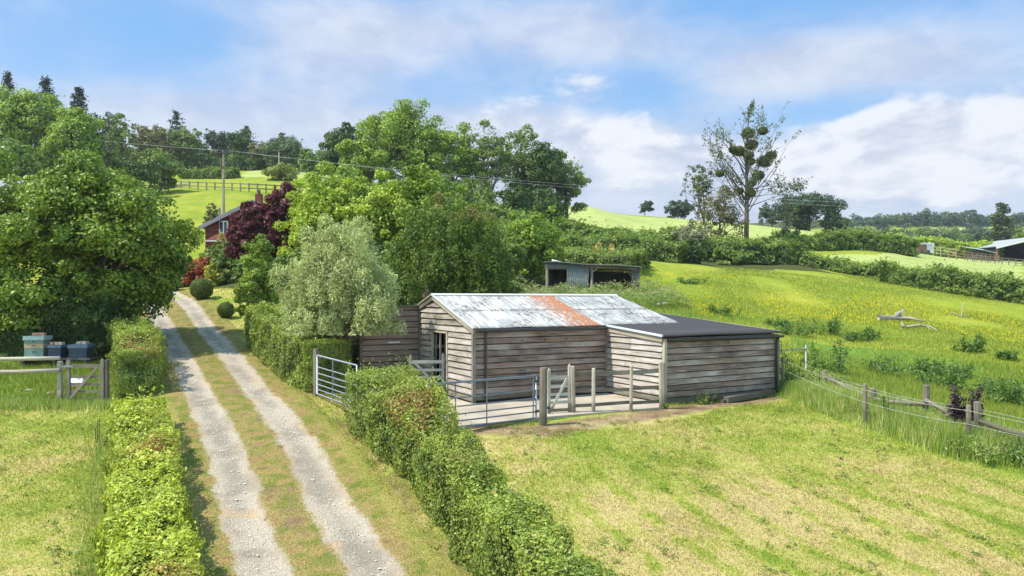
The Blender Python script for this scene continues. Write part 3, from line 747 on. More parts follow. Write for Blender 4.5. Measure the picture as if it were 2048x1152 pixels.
vs = sc.view_settings; vs.view_transform = 'Standard'; vs.look = 'None'; vs.exposure = EXPOSURE; vs.gamma = 1; vs.use_curve_mapping = False
sc.render.engine = 'CYCLES'; sc.cycles.max_bounces = 6; sc.cycles.diffuse_bounces = 3; sc.cycles.transmission_bounces = 4; sc.cycles.transparent_max_bounces = 8
sc.cycles.use_denoising = True; sc.cycles.denoiser = 'OPENIMAGEDENOISE'; sc.cycles.denoising_input_passes = 'RGB_ALBEDO_NORMAL'; sc.cycles.denoising_prefilter = 'ACCURATE'; sc.cycles.caustics_reflective = False; sc.cycles.caustics_refractive = False
# ---------------------------------------------------------------- weatherboarded walls
def board_wall(name, m, parent, p0, p1, zb, prof, pitch=.182, doors=(), joints=(), lip=.045, seed=0, out_sign=1):
    """lapped boards from p0 to p1 (plan points), outside on the right-hand side of p0->p1 when out_sign=1;
    prof(s) gives the height of the wall top at s metres from p0"""
    p0 = Vector(p0); p1 = Vector(p1); d = (p1 - p0); L = d.length; d.normalize()
    nrm = Vector((d.y, -d.x, 0)) * out_sign
    g = random.Random(seed); k = MB()
    N = max(8, int(L / .08)); ss = [L * i / N for i in range(N + 1)]
    zt = max(prof(s) for s in ss); z = zb; row = 0
    while z < zt - .01:
        top = z + pitch
        spans = [(0, L)]
        for a, b, dz in doors:
            if z < dz - .05:
                spans = [q for s0, s1 in spans for q in ((s0, min(a, s1)), (max(b, s0), s1)) if q[1] - q[0] > .01]
        cut = sorted(joints) + ([g.uniform(.25, .75) * L] if g.random() < .15 else [])
        for j in cut: spans = [q for s0, s1 in spans for q in (((s0, j - .002), (j + .002, s1)) if s0 < j < s1 else ((s0, s1),))]
        wob = g.uniform(0, 6); tiltz = g.uniform(-.006, .006)
        for s0, s1 in spans:
            r = g.random(); n = max(2, int((s1 - s0) / .12))
            pts = [s0 + (s1 - s0) * i / n for i in range(n + 1)]
            pts = [s for s in pts if prof(s) > z + .02]
            if len(pts) < 2: continue
            vs = []; uv = []; q = g.uniform(0, 30)
            for s in pts:
                e = .0035 * math.sin(s * 2.3 + wob) + tiltz * (s / L - .5) * 2
                th = min(top - .028, prof(s)); f = (th - z) / (top - .028 - z)
                lo = lip + .004 * math.sin(s * 1.7 + wob * 2)
                a = p0 + d * s
                for off, zz in ((.002, z + e), (lo, z + e), (lo + (.006 - lo) * f, th)):
                    vs.append(a + nrm * off + Vector((0, 0, zz))); uv.append((s + 3.1 * seed, zz + (0 if off > .003 else .01)))
            fs = []
            for i in range(len(pts) - 1):
                b = 3 * i
                fs += [(b, b+3, b+4, b+1), (b+1, b+4, b+5, b+2)]
            k.add(vs, fs, r, uv)
        z = top; row += 1
    # plain inner lining against light leaks; dark colour paints shade into the board gaps
    vs = []; fs = []; 
    for s in ss:
        hole = any(a < s < b for a, b, _ in doors); dz = max([c for a, b, c in doors if a < s < b] or [zb - .4])
        a = p0 + d * s - nrm * .02
        vs += [a + Vector((0, 0, min(dz if hole else zb - .45, prof(s)))), a + Vector((0, 0, prof(s)))]
    for i in range(len(ss) - 1):
        fs.append((2*i, 2*i+2, 2*i+3, 2*i+1))
    wl = k.build(name, m, parent)
    k2 = MB(); k2.add(vs, fs, .1); k2.build('lining', M['dark_inside'], wl)
    return wl

def corrugated(name, m, parent, fn, a0, a1, b0, b1, period, amp, rows, per=6, thick=.004, ragged=0.0):
    """sheet over (a along the ridge, b down the slope): fn(a, b) -> (point, unit normal); ridges run along b"""
    na = int((a1(0) - a0(0)) / period * per) + 1
    V = []; UV = []; g = random.Random(5)
    for j in range(rows + 1):
        f = j / rows; bb = b0 + (b1 - b0) * f; lo, hi = a0(f), a1(f)
        for i in range(na + 1):
            a = lo + (hi - lo) * i / na
            p, n = fn(a, bb)
            dz = amp * math.sin(2 * math.pi * a / period) + .006 * math.sin(a * 1.9 + bb * 1.3)
            if j == rows and ragged: bb2 = bb + ragged * math.sin(math.floor(a / .62) * 2.7); p, n = fn(a, bb2)
            V.append(p + n * dz); UV.append((a, bb - b0))
    k = na + 1; Fq = [(j*k+i, j*k+i+1, (j+1)*k+i+1, (j+1)*k+i) for j in range(rows) for i in range(na)]
    me_ = fast_mesh(name, np.array([tuple(v) for v in V]), np.array(Fq), smooth=True, uv=np.array(UV))
    o = link_mesh(name, me_, m, parent)
    s = o.modifiers.new('sheet', 'SOLIDIFY'); s.thickness = thick; s.offset = -1
    return o

barn = thing('timber_barn', 'grey weatherboarded barn with white and rust patched tin roof and black roofed extension', 'barn', tuple(B(2.4, -1.5)))
EAVE, RIDGE, SR = 2.2, 3.15, -2.91
def prof_main(s_back):                      # s_back measured back from the front wall
    s = -s_back
    return RIDGE - (s - SR) * (RIDGE - EAVE) / (-SR) if s > SR else RIDGE + (s - SR) * .30
def ext_h(s): return 1.95 + .082 * (2.69 - s)
LM = 4.82
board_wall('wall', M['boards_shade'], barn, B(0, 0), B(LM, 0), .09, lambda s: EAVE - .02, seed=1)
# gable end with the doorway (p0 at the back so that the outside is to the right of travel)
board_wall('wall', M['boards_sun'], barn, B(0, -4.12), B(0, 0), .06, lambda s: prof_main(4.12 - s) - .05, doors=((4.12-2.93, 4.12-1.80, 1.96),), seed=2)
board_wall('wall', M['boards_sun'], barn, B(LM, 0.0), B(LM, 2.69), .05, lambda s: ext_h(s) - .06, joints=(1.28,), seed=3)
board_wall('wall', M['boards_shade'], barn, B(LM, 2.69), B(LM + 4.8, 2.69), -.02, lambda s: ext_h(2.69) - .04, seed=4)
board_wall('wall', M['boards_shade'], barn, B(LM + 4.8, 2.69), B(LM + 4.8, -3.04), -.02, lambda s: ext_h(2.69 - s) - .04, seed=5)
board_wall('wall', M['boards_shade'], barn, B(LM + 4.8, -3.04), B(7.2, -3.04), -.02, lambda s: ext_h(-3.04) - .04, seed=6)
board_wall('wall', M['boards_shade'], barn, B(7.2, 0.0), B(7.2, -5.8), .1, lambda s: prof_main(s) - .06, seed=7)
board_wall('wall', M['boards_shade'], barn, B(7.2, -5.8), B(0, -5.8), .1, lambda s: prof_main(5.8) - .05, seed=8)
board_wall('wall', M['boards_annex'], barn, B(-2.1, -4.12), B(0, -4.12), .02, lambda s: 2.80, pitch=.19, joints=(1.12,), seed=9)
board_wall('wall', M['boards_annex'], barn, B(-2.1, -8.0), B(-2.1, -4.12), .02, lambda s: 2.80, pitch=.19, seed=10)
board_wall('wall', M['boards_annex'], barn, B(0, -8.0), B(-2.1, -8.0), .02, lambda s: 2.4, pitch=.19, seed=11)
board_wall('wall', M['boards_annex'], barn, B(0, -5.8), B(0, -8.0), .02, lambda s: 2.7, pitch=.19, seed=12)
# roofs
sl_ = (RIDGE - EAVE) / (-SR); nf = (V2 * sl_ + Vector((0, 0, 1))).normalized(); nb = (V2 * -.30 + Vector((0, 0, 1))).normalized()
def front_roof(a, b): return B(a, SR + b * math.cos(math.atan(sl_)), RIDGE + .05 - b * math.sin(math.atan(sl_))), nf
def back_roof(a, b): return B(a, SR - b * math.cos(math.atan(.3)), RIDGE + .05 - b * math.sin(math.atan(.3))), nb
LR = 3.03 * math.hypot(1, sl_) + .03
corrugated('roof', M['roof_white'], barn, front_roof, lambda f: -.10, lambda f: 7.42 + .50 * f, 0.03, LR, .0762, .016, 10, ragged=.012)
corrugated('roof', M['roof_white'], barn, back_roof, lambda f: -.10, lambda f: 7.42, 0.03, 3.15, .0762, .011, 6)
e_sl = .082; ne = (V2 * e_sl + Vector((0, 0, 1))).normalized()
def ext_roof(a, b): return B(a, -3.10 + b, 1.97 + e_sl * (2.69 + 3.10 - b) + .02), ne
corrugated('roof', M['roof_black'], barn, ext_roof, lambda f: LM - .10, lambda f: LM + 4.92, 0, 5.97, .095, .03, 5, per=8, thick=.004)
k = MB(); k.bar(B(-2.14, -4.06, 2.815), B(0.0, -4.06, 2.815), .14, .03); k.build('coping', M['timber'], barn)
k = MB(); k.add([B(-2.14, -4.0, 2.82), B(.05, -4.0, 2.82), B(.05, -8.1, 2.42), B(-2.14, -8.1, 2.42)], [(0, 1, 2, 3)]); k.build('roof', M['roof_black'], barn)
# ridge capping
k = MB()
for sgn, sl2, nn_ in ((1, sl_, nf), (-1, .30, nb)):
    a, b = B(-.12, SR, RIDGE + .085), B(7.46, SR, RIDGE + .085)
    c_, e = B(7.46, SR + sgn * .17, RIDGE + .085 - .17 * sl2), B(-.12, SR + sgn * .17, RIDGE + .085 - .17 * sl2)
    k.add([a, b, c_, e], [(0, 1, 2, 3)] if sgn < 0 else [(3, 2, 1, 0)])
o = k.build('ridge_cap', M['flash'], barn); s_ = o.modifiers.new('sheet', 'SOLIDIFY'); s_.thickness = .005
# bargeboards with zinc edge
def barge(s0, s1, z0, z1, t0, h, m, name='bargeboard', out=.0):
    k = MB(); a, b = B(t0 - out, s0, z0), B(t0 - out, s1, z1); k.bar(a, b, .025, h); return k.build(name, m, barn)
barge(SR, .14, RIDGE - .04, EAVE - .09, -.065, .15, M['timber_pale'])
barge(SR, -4.10, RIDGE - .06, RIDGE - .06 - 1.19 * .3, -.065, .15, M['timber'])
barge(SR - .02, .16, RIDGE + .055, EAVE - .0, -.095, .055, M['flash'], 'verge_flashing')
barge(SR + .02, -4.12, RIDGE + .055, RIDGE + .055 - 1.21 * .3, -.095, .04, M['timber_pale'], 'verge_flashing')
k = MB(); k.bar(B(LM - .055, .04, ext_h(0) - .09), B(LM - .055, 2.74, ext_h(2.74) - .09), .025, .14); k.build('bargeboard', M['timber_pale'], barn)
k = MB(); k.bar(B(LM - .09, .02, ext_h(0) + .035), B(LM - .09, 2.80, ext_h(2.8) + .035), .07, .06); k.build('verge_flashing', M['flash'], barn)
k = MB(); k.bar(B(LM + 4.93, 2.80, ext_h(2.8) + .05), B(LM + 4.93, -3.12, ext_h(-3.12) + .05), .05, .05); k.build('verge_flashing', M['timber_pale'], barn)
# corner posts
for t_, s_, z1, m_, w_ in ((-.018, .035, 2.13, 'timber', .10), (LM + .03, 2.745, 1.88, 'timber_pale', .10), (LM + 4.86, 2.72, 1.90, 'timber', .09), (-2.1, -4.075, 2.79, 'timber', .085), (-.05, -4.06, 2.66, 'timber', .06), (LM - .045, .055, 2.14, 'timber', .05)):
    k = MB(); k.bar(B(t_, s_, -.42), B(t_, s_, z1), w_, w_, up=tuple(V2)); k.build('corner_post', M[m_], barn)
# gutters and downpipes
def pipe(name, pts, r, m_=None):
    k = MB(); k.tube(pts, r, 8); return k.build(name, m_ or M['black_pipe'], barn, smooth=True)
pipe('gutter', [B(.05, .17, 2.125), B(LM - .12, .17, 2.105)], .042)
pipe('downpipe', [B(.33, .17, 2.10), B(.36, .075, 2.02), B(.36, .075, .22), B(.36, .14, .10)], .036)
pipe('gutter', [B(LM + .05, 2.85, 1.865), B(LM + 4.98, 2.85, 1.845)], .04)
pipe('downpipe', [B(LM + 4.78, 2.86, 1.86), B(LM + 4.74, 2.78, 1.70), B(LM + 4.74, 2.78, -.1)], .042)
# doorway: frame, half-open leaf
k = MB()
for s_ in (-2.95, -1.78): k.bar(B(-.03, s_, .02), B(-.03, s_, 2.0), .07, .075, up=tuple(V2))
k.bar(B(-.03, -2.99, 2.0), B(-.03, -1.74, 2.0), .07, .06)
fr = k.build('door_frame', M['timber_pale'], barn)
k = MB()
for i in range(6): k.bar(B(.06 + .145 * i, -2.90 + .03 * i, .05), B(.06 + .145 * i, -2.90 + .03 * i, 1.9), .018, .14, up=tuple(V2))
k.bar(B(.02, -2.88, .45), B(.85, -2.71, .45), .03, .10); k.bar(B(.02, -2.88, 1.5), B(.85, -2.71, 1.5), .03, .10)
dl = k.build('door', M['timber'], barn)
k = MB(); k.box(B(.0, -2.84, 1.12), V2 * .07, U2 * .012, (0, 0, .022)); k.build('latch', M['galv'], dl)
k = MB(); k.box(B(-.07, -1.80, 1.14), V2 * .03, U2 * .02, (0, 0, .035)); k.build('catch', M['galv'], fr)
k = MB(); k.bar(B(.10, -2.62, .0), B(.10, -2.62, 1.95), .05, .06, up=tuple(V2)); k.build('inner_post', M['timber_pale'], barn)
# dark interior floor
prism('floor', [tuple(B(*q)[:2]) for q in ((.03, -.05), (7.1, -.05), (7.1, -5.7), (.03, -5.7))], -.2, .0, M['dark_inside'], parent=barn)
# small fittings: wall pegs, a strip lamp bracket on the annex
k = MB()
for t_ in (1.62, 2.45, 3.22):
    k = MB(); k.tube([B(t_, .03, 1.80), B(t_, .075, 1.80)], [.022, .016], 6); k.build('wall_peg', M['black_pipe'], barn)
k = MB(); k.box(B(-.95, -4.07, 1.60), U2 * .20, V2 * .02, (0, 0, .022)); k.build('wall_lamp', M['white_paint'], barn)

# timbers lying along the foot of the extension
a, b = hit(1450, 806), hit(1542, 790)
k = MB(); k.bar(a + Vector((0, 0, .10)), b + Vector((0, 0, .11)), .24, .17); o = k.build('timber_baulk', M['timber'])
tag(o, 'grey squared timber lying along the foot of the black roofed extension', 'timber beam')
k = MB(); k.bar(hit(1440, 806) + Vector((0, 0, .05)), hit(1466, 802) + Vector((0, 0, .05)), .25, .10); o = k.build('timber_block', M['timber_dark'])
tag(o, 'short dark wood block against the end of the grey timber', 'wood block')
# ---------------------------------------------------------------- gates and fences
def post(k, x, y, h, r=.06, lean=(0, 0), z=None, sink=.4, n=9, dome=.02):
    z = gz(x, y) if z is None else z
    k.tube([(x - lean[0] * .3, y - lean[1] * .3, z - sink), (x, y, z + .02), (x + lean[0], y + lean[1], z + h)], [r * 1.04, r * 1.02, r * .96], n, dome=dome)
def tube_gate(name, label, p0, p1, z0, z1, h, bars, ups, cat='gate'):
    p0 = Vector((p0[0], p0[1], z0)); p1 = Vector((p1[0], p1[1], z1)); root = thing(name, label, cat, tuple(p0))
    H = Vector((0, 0, 1))
    k = MB(); k.tube([p0, p0 + H * h], .026, 8); k.tube([p1, p1 + H * h], .026, 8)
    k.tube([p0 + H * h, p1 + H * h], .028, 8); k.tube([p0, p1], .024, 8); k.build('frame', M['galv'], root, True)
    k = MB()
    for f in bars: k.tube([p0 + H * h * f, p1 + H * h * f], .019, 6)
    k.build('bar', M['galv'], root, True)
    for u in ups:
        k = MB(); q = p0.lerp(p1, u); k.bar(q + Vector((.0, -.02, -.01)), q + Vector((.0, -.02, h + .005)), .035, .012, up=(p1 - p0)); k.build('upright', M['galv'], root)
    return root
BARS7 = (.12, .25, .39, .54, .70)
gt = tube_gate('field_gate', 'galvanised tubular gate closing the concrete yard beside the thick post', gate_l, gate_r, -.0, -.0, 1.08, (.15, .30, .47, .66), (.24, .52, .97))
k = MB(); q = Vector((gate_r.x, gate_r.y, 0)); k.box(q + Vector((.06, -.02, .18)), (.09, .05, 0), (.0, .02, 0), (0, 0, .03)); k.build('hinge', M['black_pipe'], gt)
k = MB(); k.box(q + Vector((.05, -.02, .95)), (.09, .05, 0), (0, .02, 0), (0, 0, .03)); k.build('hinge', M['black_pipe'], gt)
dpost = onground(-5.85, 21.25)
tube_gate('field_gate', 'galvanised tubular gate between the two clipped hedges beside the drive', (-5.80, 21.15), (-4.15, 19.0), dpost.z + .08, dpost.z - .02, 1.15, BARS7, (.42,))
def solo_post(label, x, y, h, r=.07, m_='timber', lean=(0, 0), name='gate_post', cat='post', z=None, group=None, square=False, dome=.02):
    k = MB()
    if square:
        zz = gz(x, y) if z is None else z
        k.bar((x, y, zz - .4), (x, y, zz + h), r * 2, r * 2, up=(.5, .85, 0))
    else: post(k, x, y, h, r, lean, z, dome=dome)
    return tag(k.build(name, M[m_]), label, cat, group)
solo_post('weathered square post where the clipped hedge meets the drive gate', -5.88, 21.3, 1.42, .06, 'timber', square=True)
tp = onground(*hit(1086, 850)[:2])
solo_post('thick split-topped round post between the tubular gate and the small wicket', tp.x, tp.y, 1.42, .098, 'timber', (.015, 0), z=tp.z, dome=.0)
k = MB(); k.box(tp + Vector((.0, -.1, .12)), (.14, 0, 0), (0, .03, 0), (0, 0, .02)); 
# wicket gate: two stiles, rails and a brace
def wicket(name, label, p0, p1, z, h, rails, m_, brace=(0, 1), proud=.0, st=.055, cat='gate', s0h=None, s1h=None):
    p0 = Vector((p0[0], p0[1], z)); p1 = Vector((p1[0], p1[1], z)); root = thing(name, label, cat, tuple(p0)); H = Vector((0, 0, 1)); d = (p1 - p0).normalized(); nn_ = Vector((d.y, -d.x, 0))
    for q, hh in ((p0, s0h or h), (p1, s1h or h)):
        k = MB(); k.bar(q - H * .02, q + H * hh, st * 1.3, st, up=tuple(nn_)); k.tube([q + H * (hh - .01), q + H * (hh + .05)], [st * .62, st * .25], 8); k.build('stile', M[m_], root)
    for f in rails:
        k = MB(); w_ = .10 if f == max(rails) else .08
        k.bar(p0 + H * h * f, p1 + H * h * f, .028, w_); k.build('rail', M[m_], root)
    k = MB(); a = p0.lerp(p1, .06) if brace[0] == 0 else p1.lerp(p0, .06); b = p1.lerp(p0, .14) if brace[0] == 0 else p0.lerp(p1, .14)
    k.bar(a + H * h * min(rails) + nn_ * .03, b + H * h * max(rails) * .97 + nn_ * .03, .028, .075); k.build('brace', M[m_], root)
    return root
w0 = hit(1098, 832)
wg = wicket('wicket_gate', 'small pale wooden wicket gate leading into the yard beside the thick post', (w0.x, w0.y), (w0.x + .56, w0.y + .20), -.02, 1.05, (.10, .30, .50, .70, .92), 'gate_wood', s0h=1.18, s1h=1.28)
k = MB(); k.box(Vector((w0.x, w0.y, 1.0)) + Vector((.09, .05, 0)), (.11, .10, 0), (.01, -.015, 0), (0, 0, .02)); k.build('latch', M['galv'], wg)
k = MB(); k.box(Vector((w0.x - .05, w0.y - .07, .17)), (.06, .02, 0), (0, .03, 0), (0, 0, .03)); k.build('hinge', M['black_pipe'], wg)
# post-and-board fence along the slab edge
yp = [hit(1147, 829), hit(1187, 827), hit(1262, 823), hit(1322, 818)]
yf = thing('yard_fence', 'weathered board fence on rough posts along the edge of the concrete yard', 'fence', tuple(yp[0]))
for p, h, r_ in zip(yp, (1.28, 1.20, 1.24, 1.30), (.062, .05, .048, .052)):
    k = MB(); post(k, p.x, p.y, h, r_, (random.uniform(-.03, .03), 0), dome=.03); k.build('post', M['timber_pale'], yf)
for f, w_ in ((1.05, .12), (.62, .10), (.22, .09)):
    k = MB()
    for a, b in zip(yp[:-1], yp[1:]): k.bar(a + Vector((0, .08, f)), b + Vector((0, .08, f + random.uniform(-.03, .03))), .022, w_)
    k.build('rail', M['timber'], yf)
solo_post('grey square post standing at the corner of the black roofed extension', *(B(LM - .10, 2.86)[:2]), 1.3, .045, 'timber', name='corner_stake', z=-.1)
# wooden gate standing open in front of the barn door
g0 = Vector((-3.22, 22.5)); g1 = Vector((-2.20, 22.62))
wicket('wicket_gate', 'brown wooden gate with diagonal brace standing in front of the open barn door', g0, g1, .06, 1.08, (.09, .28, .47, .68, .92), 'gate_wood', brace=(1, 0), s1h=1.22, s0h=1.18, st=.07)

# garden rails with two round poles, and the wicket beside the hives
GY_ = 20.6
gf = thing('garden_fence', 'round two-rail fence on square posts across the left lawn', 'fence', tuple(onground(-15, GY_)))
for px_ in (-120, 117):
    x_ = xof(px_, GY_); z_ = gz(x_, GY_); k = MB(); k.bar((x_, GY_ + .07, z_ - .3), (x_, GY_ + .07, z_ + 1.22), .11, .11, up=(0, 1, 0)); k.build('post', M['timber_pale'], gf)
for y0_, y1_ in ((718.5, 716), (744, 740)):
    k = MB(); k.tube([(xof(-140, GY_), GY_ - .06, zof(y0_, GY_)), (xof(30, GY_), GY_ - .06, zof(y0_ - .8, GY_)), (xof(122, GY_), GY_ - .06, zof(y1_, GY_))], [.06, .06, .056], 10); k.build('rail', M['timber_pale'], gf, True)
gx0, gx1 = xof(137, GY_), xof(205, GY_); gzz = gz(gx0, GY_) + .05
gw = wicket('wicket_gate', 'small grey wooden wicket gate beside the clipped hedge on the left lawn', (gx0, GY_), (gx1, GY_), gzz - .02, 1.15, (.10, .28, .46, .64, .92), 'timber', brace=(0, 1), s0h=1.22, s1h=1.22, st=.075)
k = MB(); k.box(Vector((gx0, GY_ - .05, gzz + 1.03)), (.16, 0, 0), (0, .012, 0), (0, 0, .025)); k.build('hinge', M['galv'], gw)
solo_post('dark hanging post wedged between the grey wicket and the clipped hedge', gx1 + .13, GY_ + .02, 1.26, .055, 'timber_dark')

# beehives
HY_ = 25.0
st = thing('hive_stand', 'low dark wooden bench carrying the three beehives', 'stand', tuple(onground(-15.7, HY_)))
zst = zof(715, HY_); zg = gz(-15.7, HY_)
k = MB(); k.box((xof(118, HY_), HY_, zst - .03), (1.28, 0, 0), (0, .33, 0), (0, 0, .03)); k.build('plank', M['timber_dark'], st)
for dx in (-1.1, 0, 1.1):
    k = MB(); k.box((xof(118, HY_) + dx, HY_, (zst - .06 + zg - .1) / 2), (.06, 0, 0), (0, .3, 0), (0, 0, (zst - .06 - zg + .1) / 2)); k.build('leg', M['timber_dark'], st)
def hive(label, px0, px1, ytop, layers, lidm, group=None, rot=.12, dep=.26):
    x_ = (xof(px0, HY_) + xof(px1, HY_)) / 2; hw = (xof(px1, HY_) - xof(px0, HY_)) / 2
    ax = Vector((math.cos(rot), math.sin(rot), 0)); ay = Vector((-math.sin(rot), math.cos(rot), 0))
    root = thing('beehive', label, 'beehive', (x_, HY_, zst)); z = zst + .002
    for nm, y1_, mm, grow in layers:
        z1 = zof(y1_, HY_); k = MB(); k.box((x_, HY_, (z + z1) / 2), ax * (hw + grow), ay * (dep + grow), (0, 0, (z1 - z) / 2 - .002)); bx_ = k.build(nm, M[mm], root)
        if 'box' in nm:
            k = MB(); k.box(Vector((x_, HY_, (z + z1) / 2 + .02)) - ay * (dep + grow + .004), ax * .055, ay * .006, (0, 0, .012)); k.build('handhold', M['black_pipe'], bx_)
        z = z1
    return x_, z, ax, ay, root
x_, z1_, ax, ay, r1 = hive('tall green beehive with a bare wood middle box, on the bench behind the rails', 58, 93, 668,
     [('hive_floor', 712, 'white_paint', .02), ('brood_box', 695.5, 'hive_green', 0), ('super_box', 687, 'hive_wood', .004), ('super_box', 679.5, 'hive_green', .0), ('lid', 671.5, 'hive_green_lid', .035)], 'hive_green_lid')
def brick(label, x, y, z, a, m_, s=(.108, .052, .034), rz=0, group=None):
    c_, s_ = math.cos(rz), math.sin(rz); k = MB(); k.box((x, y, z + s[2]), (s[0] * c_, s[0] * s_, 0), (-s[1] * s_, s[1] * c_, 0), (0, 0, s[2]))
    o = k.build('brick', M[m_]); b = o.modifiers.new('edge', 'BEVEL'); b.width = .006; b.segments = 2
    return tag(o, label, 'brick', group)
brick('large flat pink slab brick lying on the lid of the tall green beehive', x_ + .06, HY_, z1_ + .002, 0, 'brick', (.19, .11, .055), .2)
x2, z2, *_ = hive('small dark blue beehive in the middle of the bench, under three bricks', 103, 126, 690, [('hive_floor', 713, 'hive_blue', .01), ('brood_box', 695, 'hive_blue', 0), ('lid', 689.5, 'hive_blue_lid', .025)], 'hive_blue_lid', dep=.2)
for i, (dx, m_, lb) in enumerate(((-.1, 'brick', 'leftmost of the three bricks on the small dark blue beehive'), (.05, 'brick_pale', 'middle of the three bricks on the small dark blue beehive'), (.18, 'brick_pale', 'rightmost of the three bricks on the small dark blue beehive'))):
    brick(lb, x2 + dx, HY_ - .04, z2 + .002, 0, m_, (.06, .10, .05), random.uniform(-.1, .1), 'bricks weighing down the beehive lids')
x3, z3, *_ = hive('wide navy blue beehive at the right end of the bench, under two pale bricks', 146, 179, 690, [('hive_floor', 712, 'hive_blue', .02), ('brood_box', 695.5, 'hive_blue', 0), ('lid', 688.5, 'hive_blue_lid', .03)], 'hive_blue_lid')
for dx, lb in ((-.04, 'left of the two pale bricks on the wide navy beehive'), (.15, 'right of the two pale bricks on the wide navy beehive')):
    brick(lb, x3 + dx, HY_, z3 + .002, 0, 'brick_pale', (.075, .11, .05), random.uniform(-.1, .1), 'bricks weighing down the beehive lids')
def lump(name, label, cat, x, y, r, m_, sq=(1, 1, .6), seed=0, z=None, group=None):
    import bmesh
    bm = bmesh.new(); bmesh.ops.create_icosphere(bm, subdivisions=3, radius=1)
    P_ = np.array([tuple(v.co) for v in bm.verts]); n_ = vnoise(P_, 1.7, seed) * .6 + vnoise(P_, 4, seed) * .25
    for v, q in zip(bm.verts, n_): v.co = Vector((v.co.x * sq[0], v.co.y * sq[1], v.co.z * sq[2])) * r * (.65 + q)
    me_ = bpy.data.meshes.new(name); bm.to_mesh(me_); bm.free()
    o = link_mesh(name, me_, M[m_]); o.location = (x, y, (gz(x, y) if z is None else z) + r * sq[2] * .45)
    return tag(o, label, cat, group)
lump('white_sack', 'lumpy white sack on the grass behind the grey wicket', 'sack', xof(153, 22.4), 22.4, .20, 'white_paint', (1.2, .9, .9), 3)
brick('orange brick on the grass in front of the white sack', xof(152, 22.1), 22.1, gz(xof(152, 22.1), 22.1) + .06, 0, 'brick', (.16, .08, .05))
lump('field_stone', 'flat pale stone in the rough grass below the lower garden rail, nearer the wicket', 'stone', *hit(103, 788)[:2], .10, 'stone', (1.5, .9, .5), 5)
lump('field_stone', 'pale stone in the rough grass under the rails, further left of the two', 'stone', *hit(58, 782)[:2], .09, 'stone', (1.5, .9, .5), 6)
s0 = hit(205, 895)
k = MB(); k.tube([s0 - Vector((0, 0, .15)), s0 + Vector((.09, .02, .2)), s0 + Vector((.14, .02, .30))], [.03, .032, .035], 7); tag(k.build('stake', M['timber']), 'short leaning grey stake in the left lawn beside the near hedge', 'stake')
q = hit(262, 768)
k = MB(); k.tube([q + Vector((.14, -.2, .15)), q + Vector((.0, .05, .75))], .028, 8); k.tube([q + Vector((.02, -.25, .2)), q + Vector((-.05, -.1, .42))], .03, 8); tag(k.build('white_pipe', M['white_paint'], None, True), 'white bent pipe end poking out between the two left hedges', 'pipe')

# electric fence by the long grass
eposts = [(1566, 778, 1.05, .05), (1730, 854, 1.12, .058), (1937, 903, 1.10, .058)]
ep = []
for (px_, py_, h_, r_), lb in zip(eposts, ('short round fence post beside the end of the black roofed extension', 'round brown fence post in the long grass, middle one along the rope', 'round brown fence post in the long grass in front of the dark dead shrub')):
    p = hit(px_, py_); ep.append(p); solo_post(lb, p.x, p.y, h_, r_, 'timber', name='fence_post', group='round posts carrying the electric fence rope')
pe = onground(13.4, 14.6); ep.append(pe); solo_post('round brown fence post at the right end of the rope', pe.x, pe.y, 1.1, .055, 'timber', name='fence_post', group='round posts carrying the electric fence rope')
def sagline(a, b, sag, n=10): return [a.lerp(b, i / n) - Vector((0, 0, sag * 4 * (i / n) * (1 - i / n))) for i in range(n + 1)]
for hh, lb in ((.98, 'upper white electric fence rope strung along the long grass'), (.66, 'lower white electric fence rope strung along the long grass')):
    pts = []
    for a, b in zip(ep[:-1], ep[1:]): pts += sagline(a + Vector((-.05, -.06, hh)), b + Vector((-.05, -.06, hh)), .05)[(1 if pts else 0):]
    k = MB(); k.tube(pts, .0055, 5); tag(k.build('fence_rope', M['rope'], None, True), lb, 'rope')
mp = hit(1612, 742); m0 = hit(1556, 745)
mf = thing('pipe_rail', 'rusty pipe rail running from the barn corner to a thin galvanised upright', 'rail', tuple(mp))
k = MB(); k.tube([mp - Vector((0, 0, .3)), mp + Vector((0, 0, .95))], .03, 7); k.build('upright', M['galv'], mf, True)
k = MB(); k.tube([B(LM + 4.85, 2.5, 1.36), mp + Vector((0, 0, .80))], .026, 7); k.build('rail', M['timber_pale'], mf, True)
pts = sagline(mp + Vector((0, 0, .25)), ep[1] + Vector((0, 0, 1.06)), .08) + sagline(ep[1] + Vector((0, 0, 1.06)), ep[2] + Vector((.5, .8, .95)), .08)[1:] + sagline(ep[2] + Vector((.5, .8, .95)), ep[3] + Vector((.7, .6, .85)), .05)[1:]
k = MB(); k.tube(pts, .0055, 5); tag(k.build('fence_rope', M['rope'], None, True), 'white electric fence rope running back to the galvanised upright', 'rope')
# old round-rail fence behind it
of = thing('old_fence', 'broken down old round-rail fence in the nettles beyond the electric rope', 'fence', tuple(hit(1850, 850)))
for px_, py_, h_ in ((1650, 778, .6), (1748, 826, .7), (1850, 845, 1.0), (1957, 890, 1.05), (2075, 925, .9)):
    p = hit(px_, py_); k = MB(); post(k, p.x, p.y, h_, .085, (random.uniform(-.05, .05), 0)); k.build('post', M['timber'], of)
opp = [hit(*q) for q in ((1650, 778), (1748, 826), (1850, 845), (1957, 890), (2075, 925))]
for a, b, ha, hb in ((0, 1, .42, .40), (1, 2, .40, .50), (2, 3, .62, .45), (3, 4, .60, .55)):
    k = MB(); k.tube([opp[a] + Vector((-.05, -.1, ha)), opp[a].lerp(opp[b], .5) + Vector((-.05, -.1, (ha+hb)/2 - .03)), opp[b] + Vector((0, -.1, hb))], [.06, .065, .055], 8); k.build('rail', M['timber'], of, True)

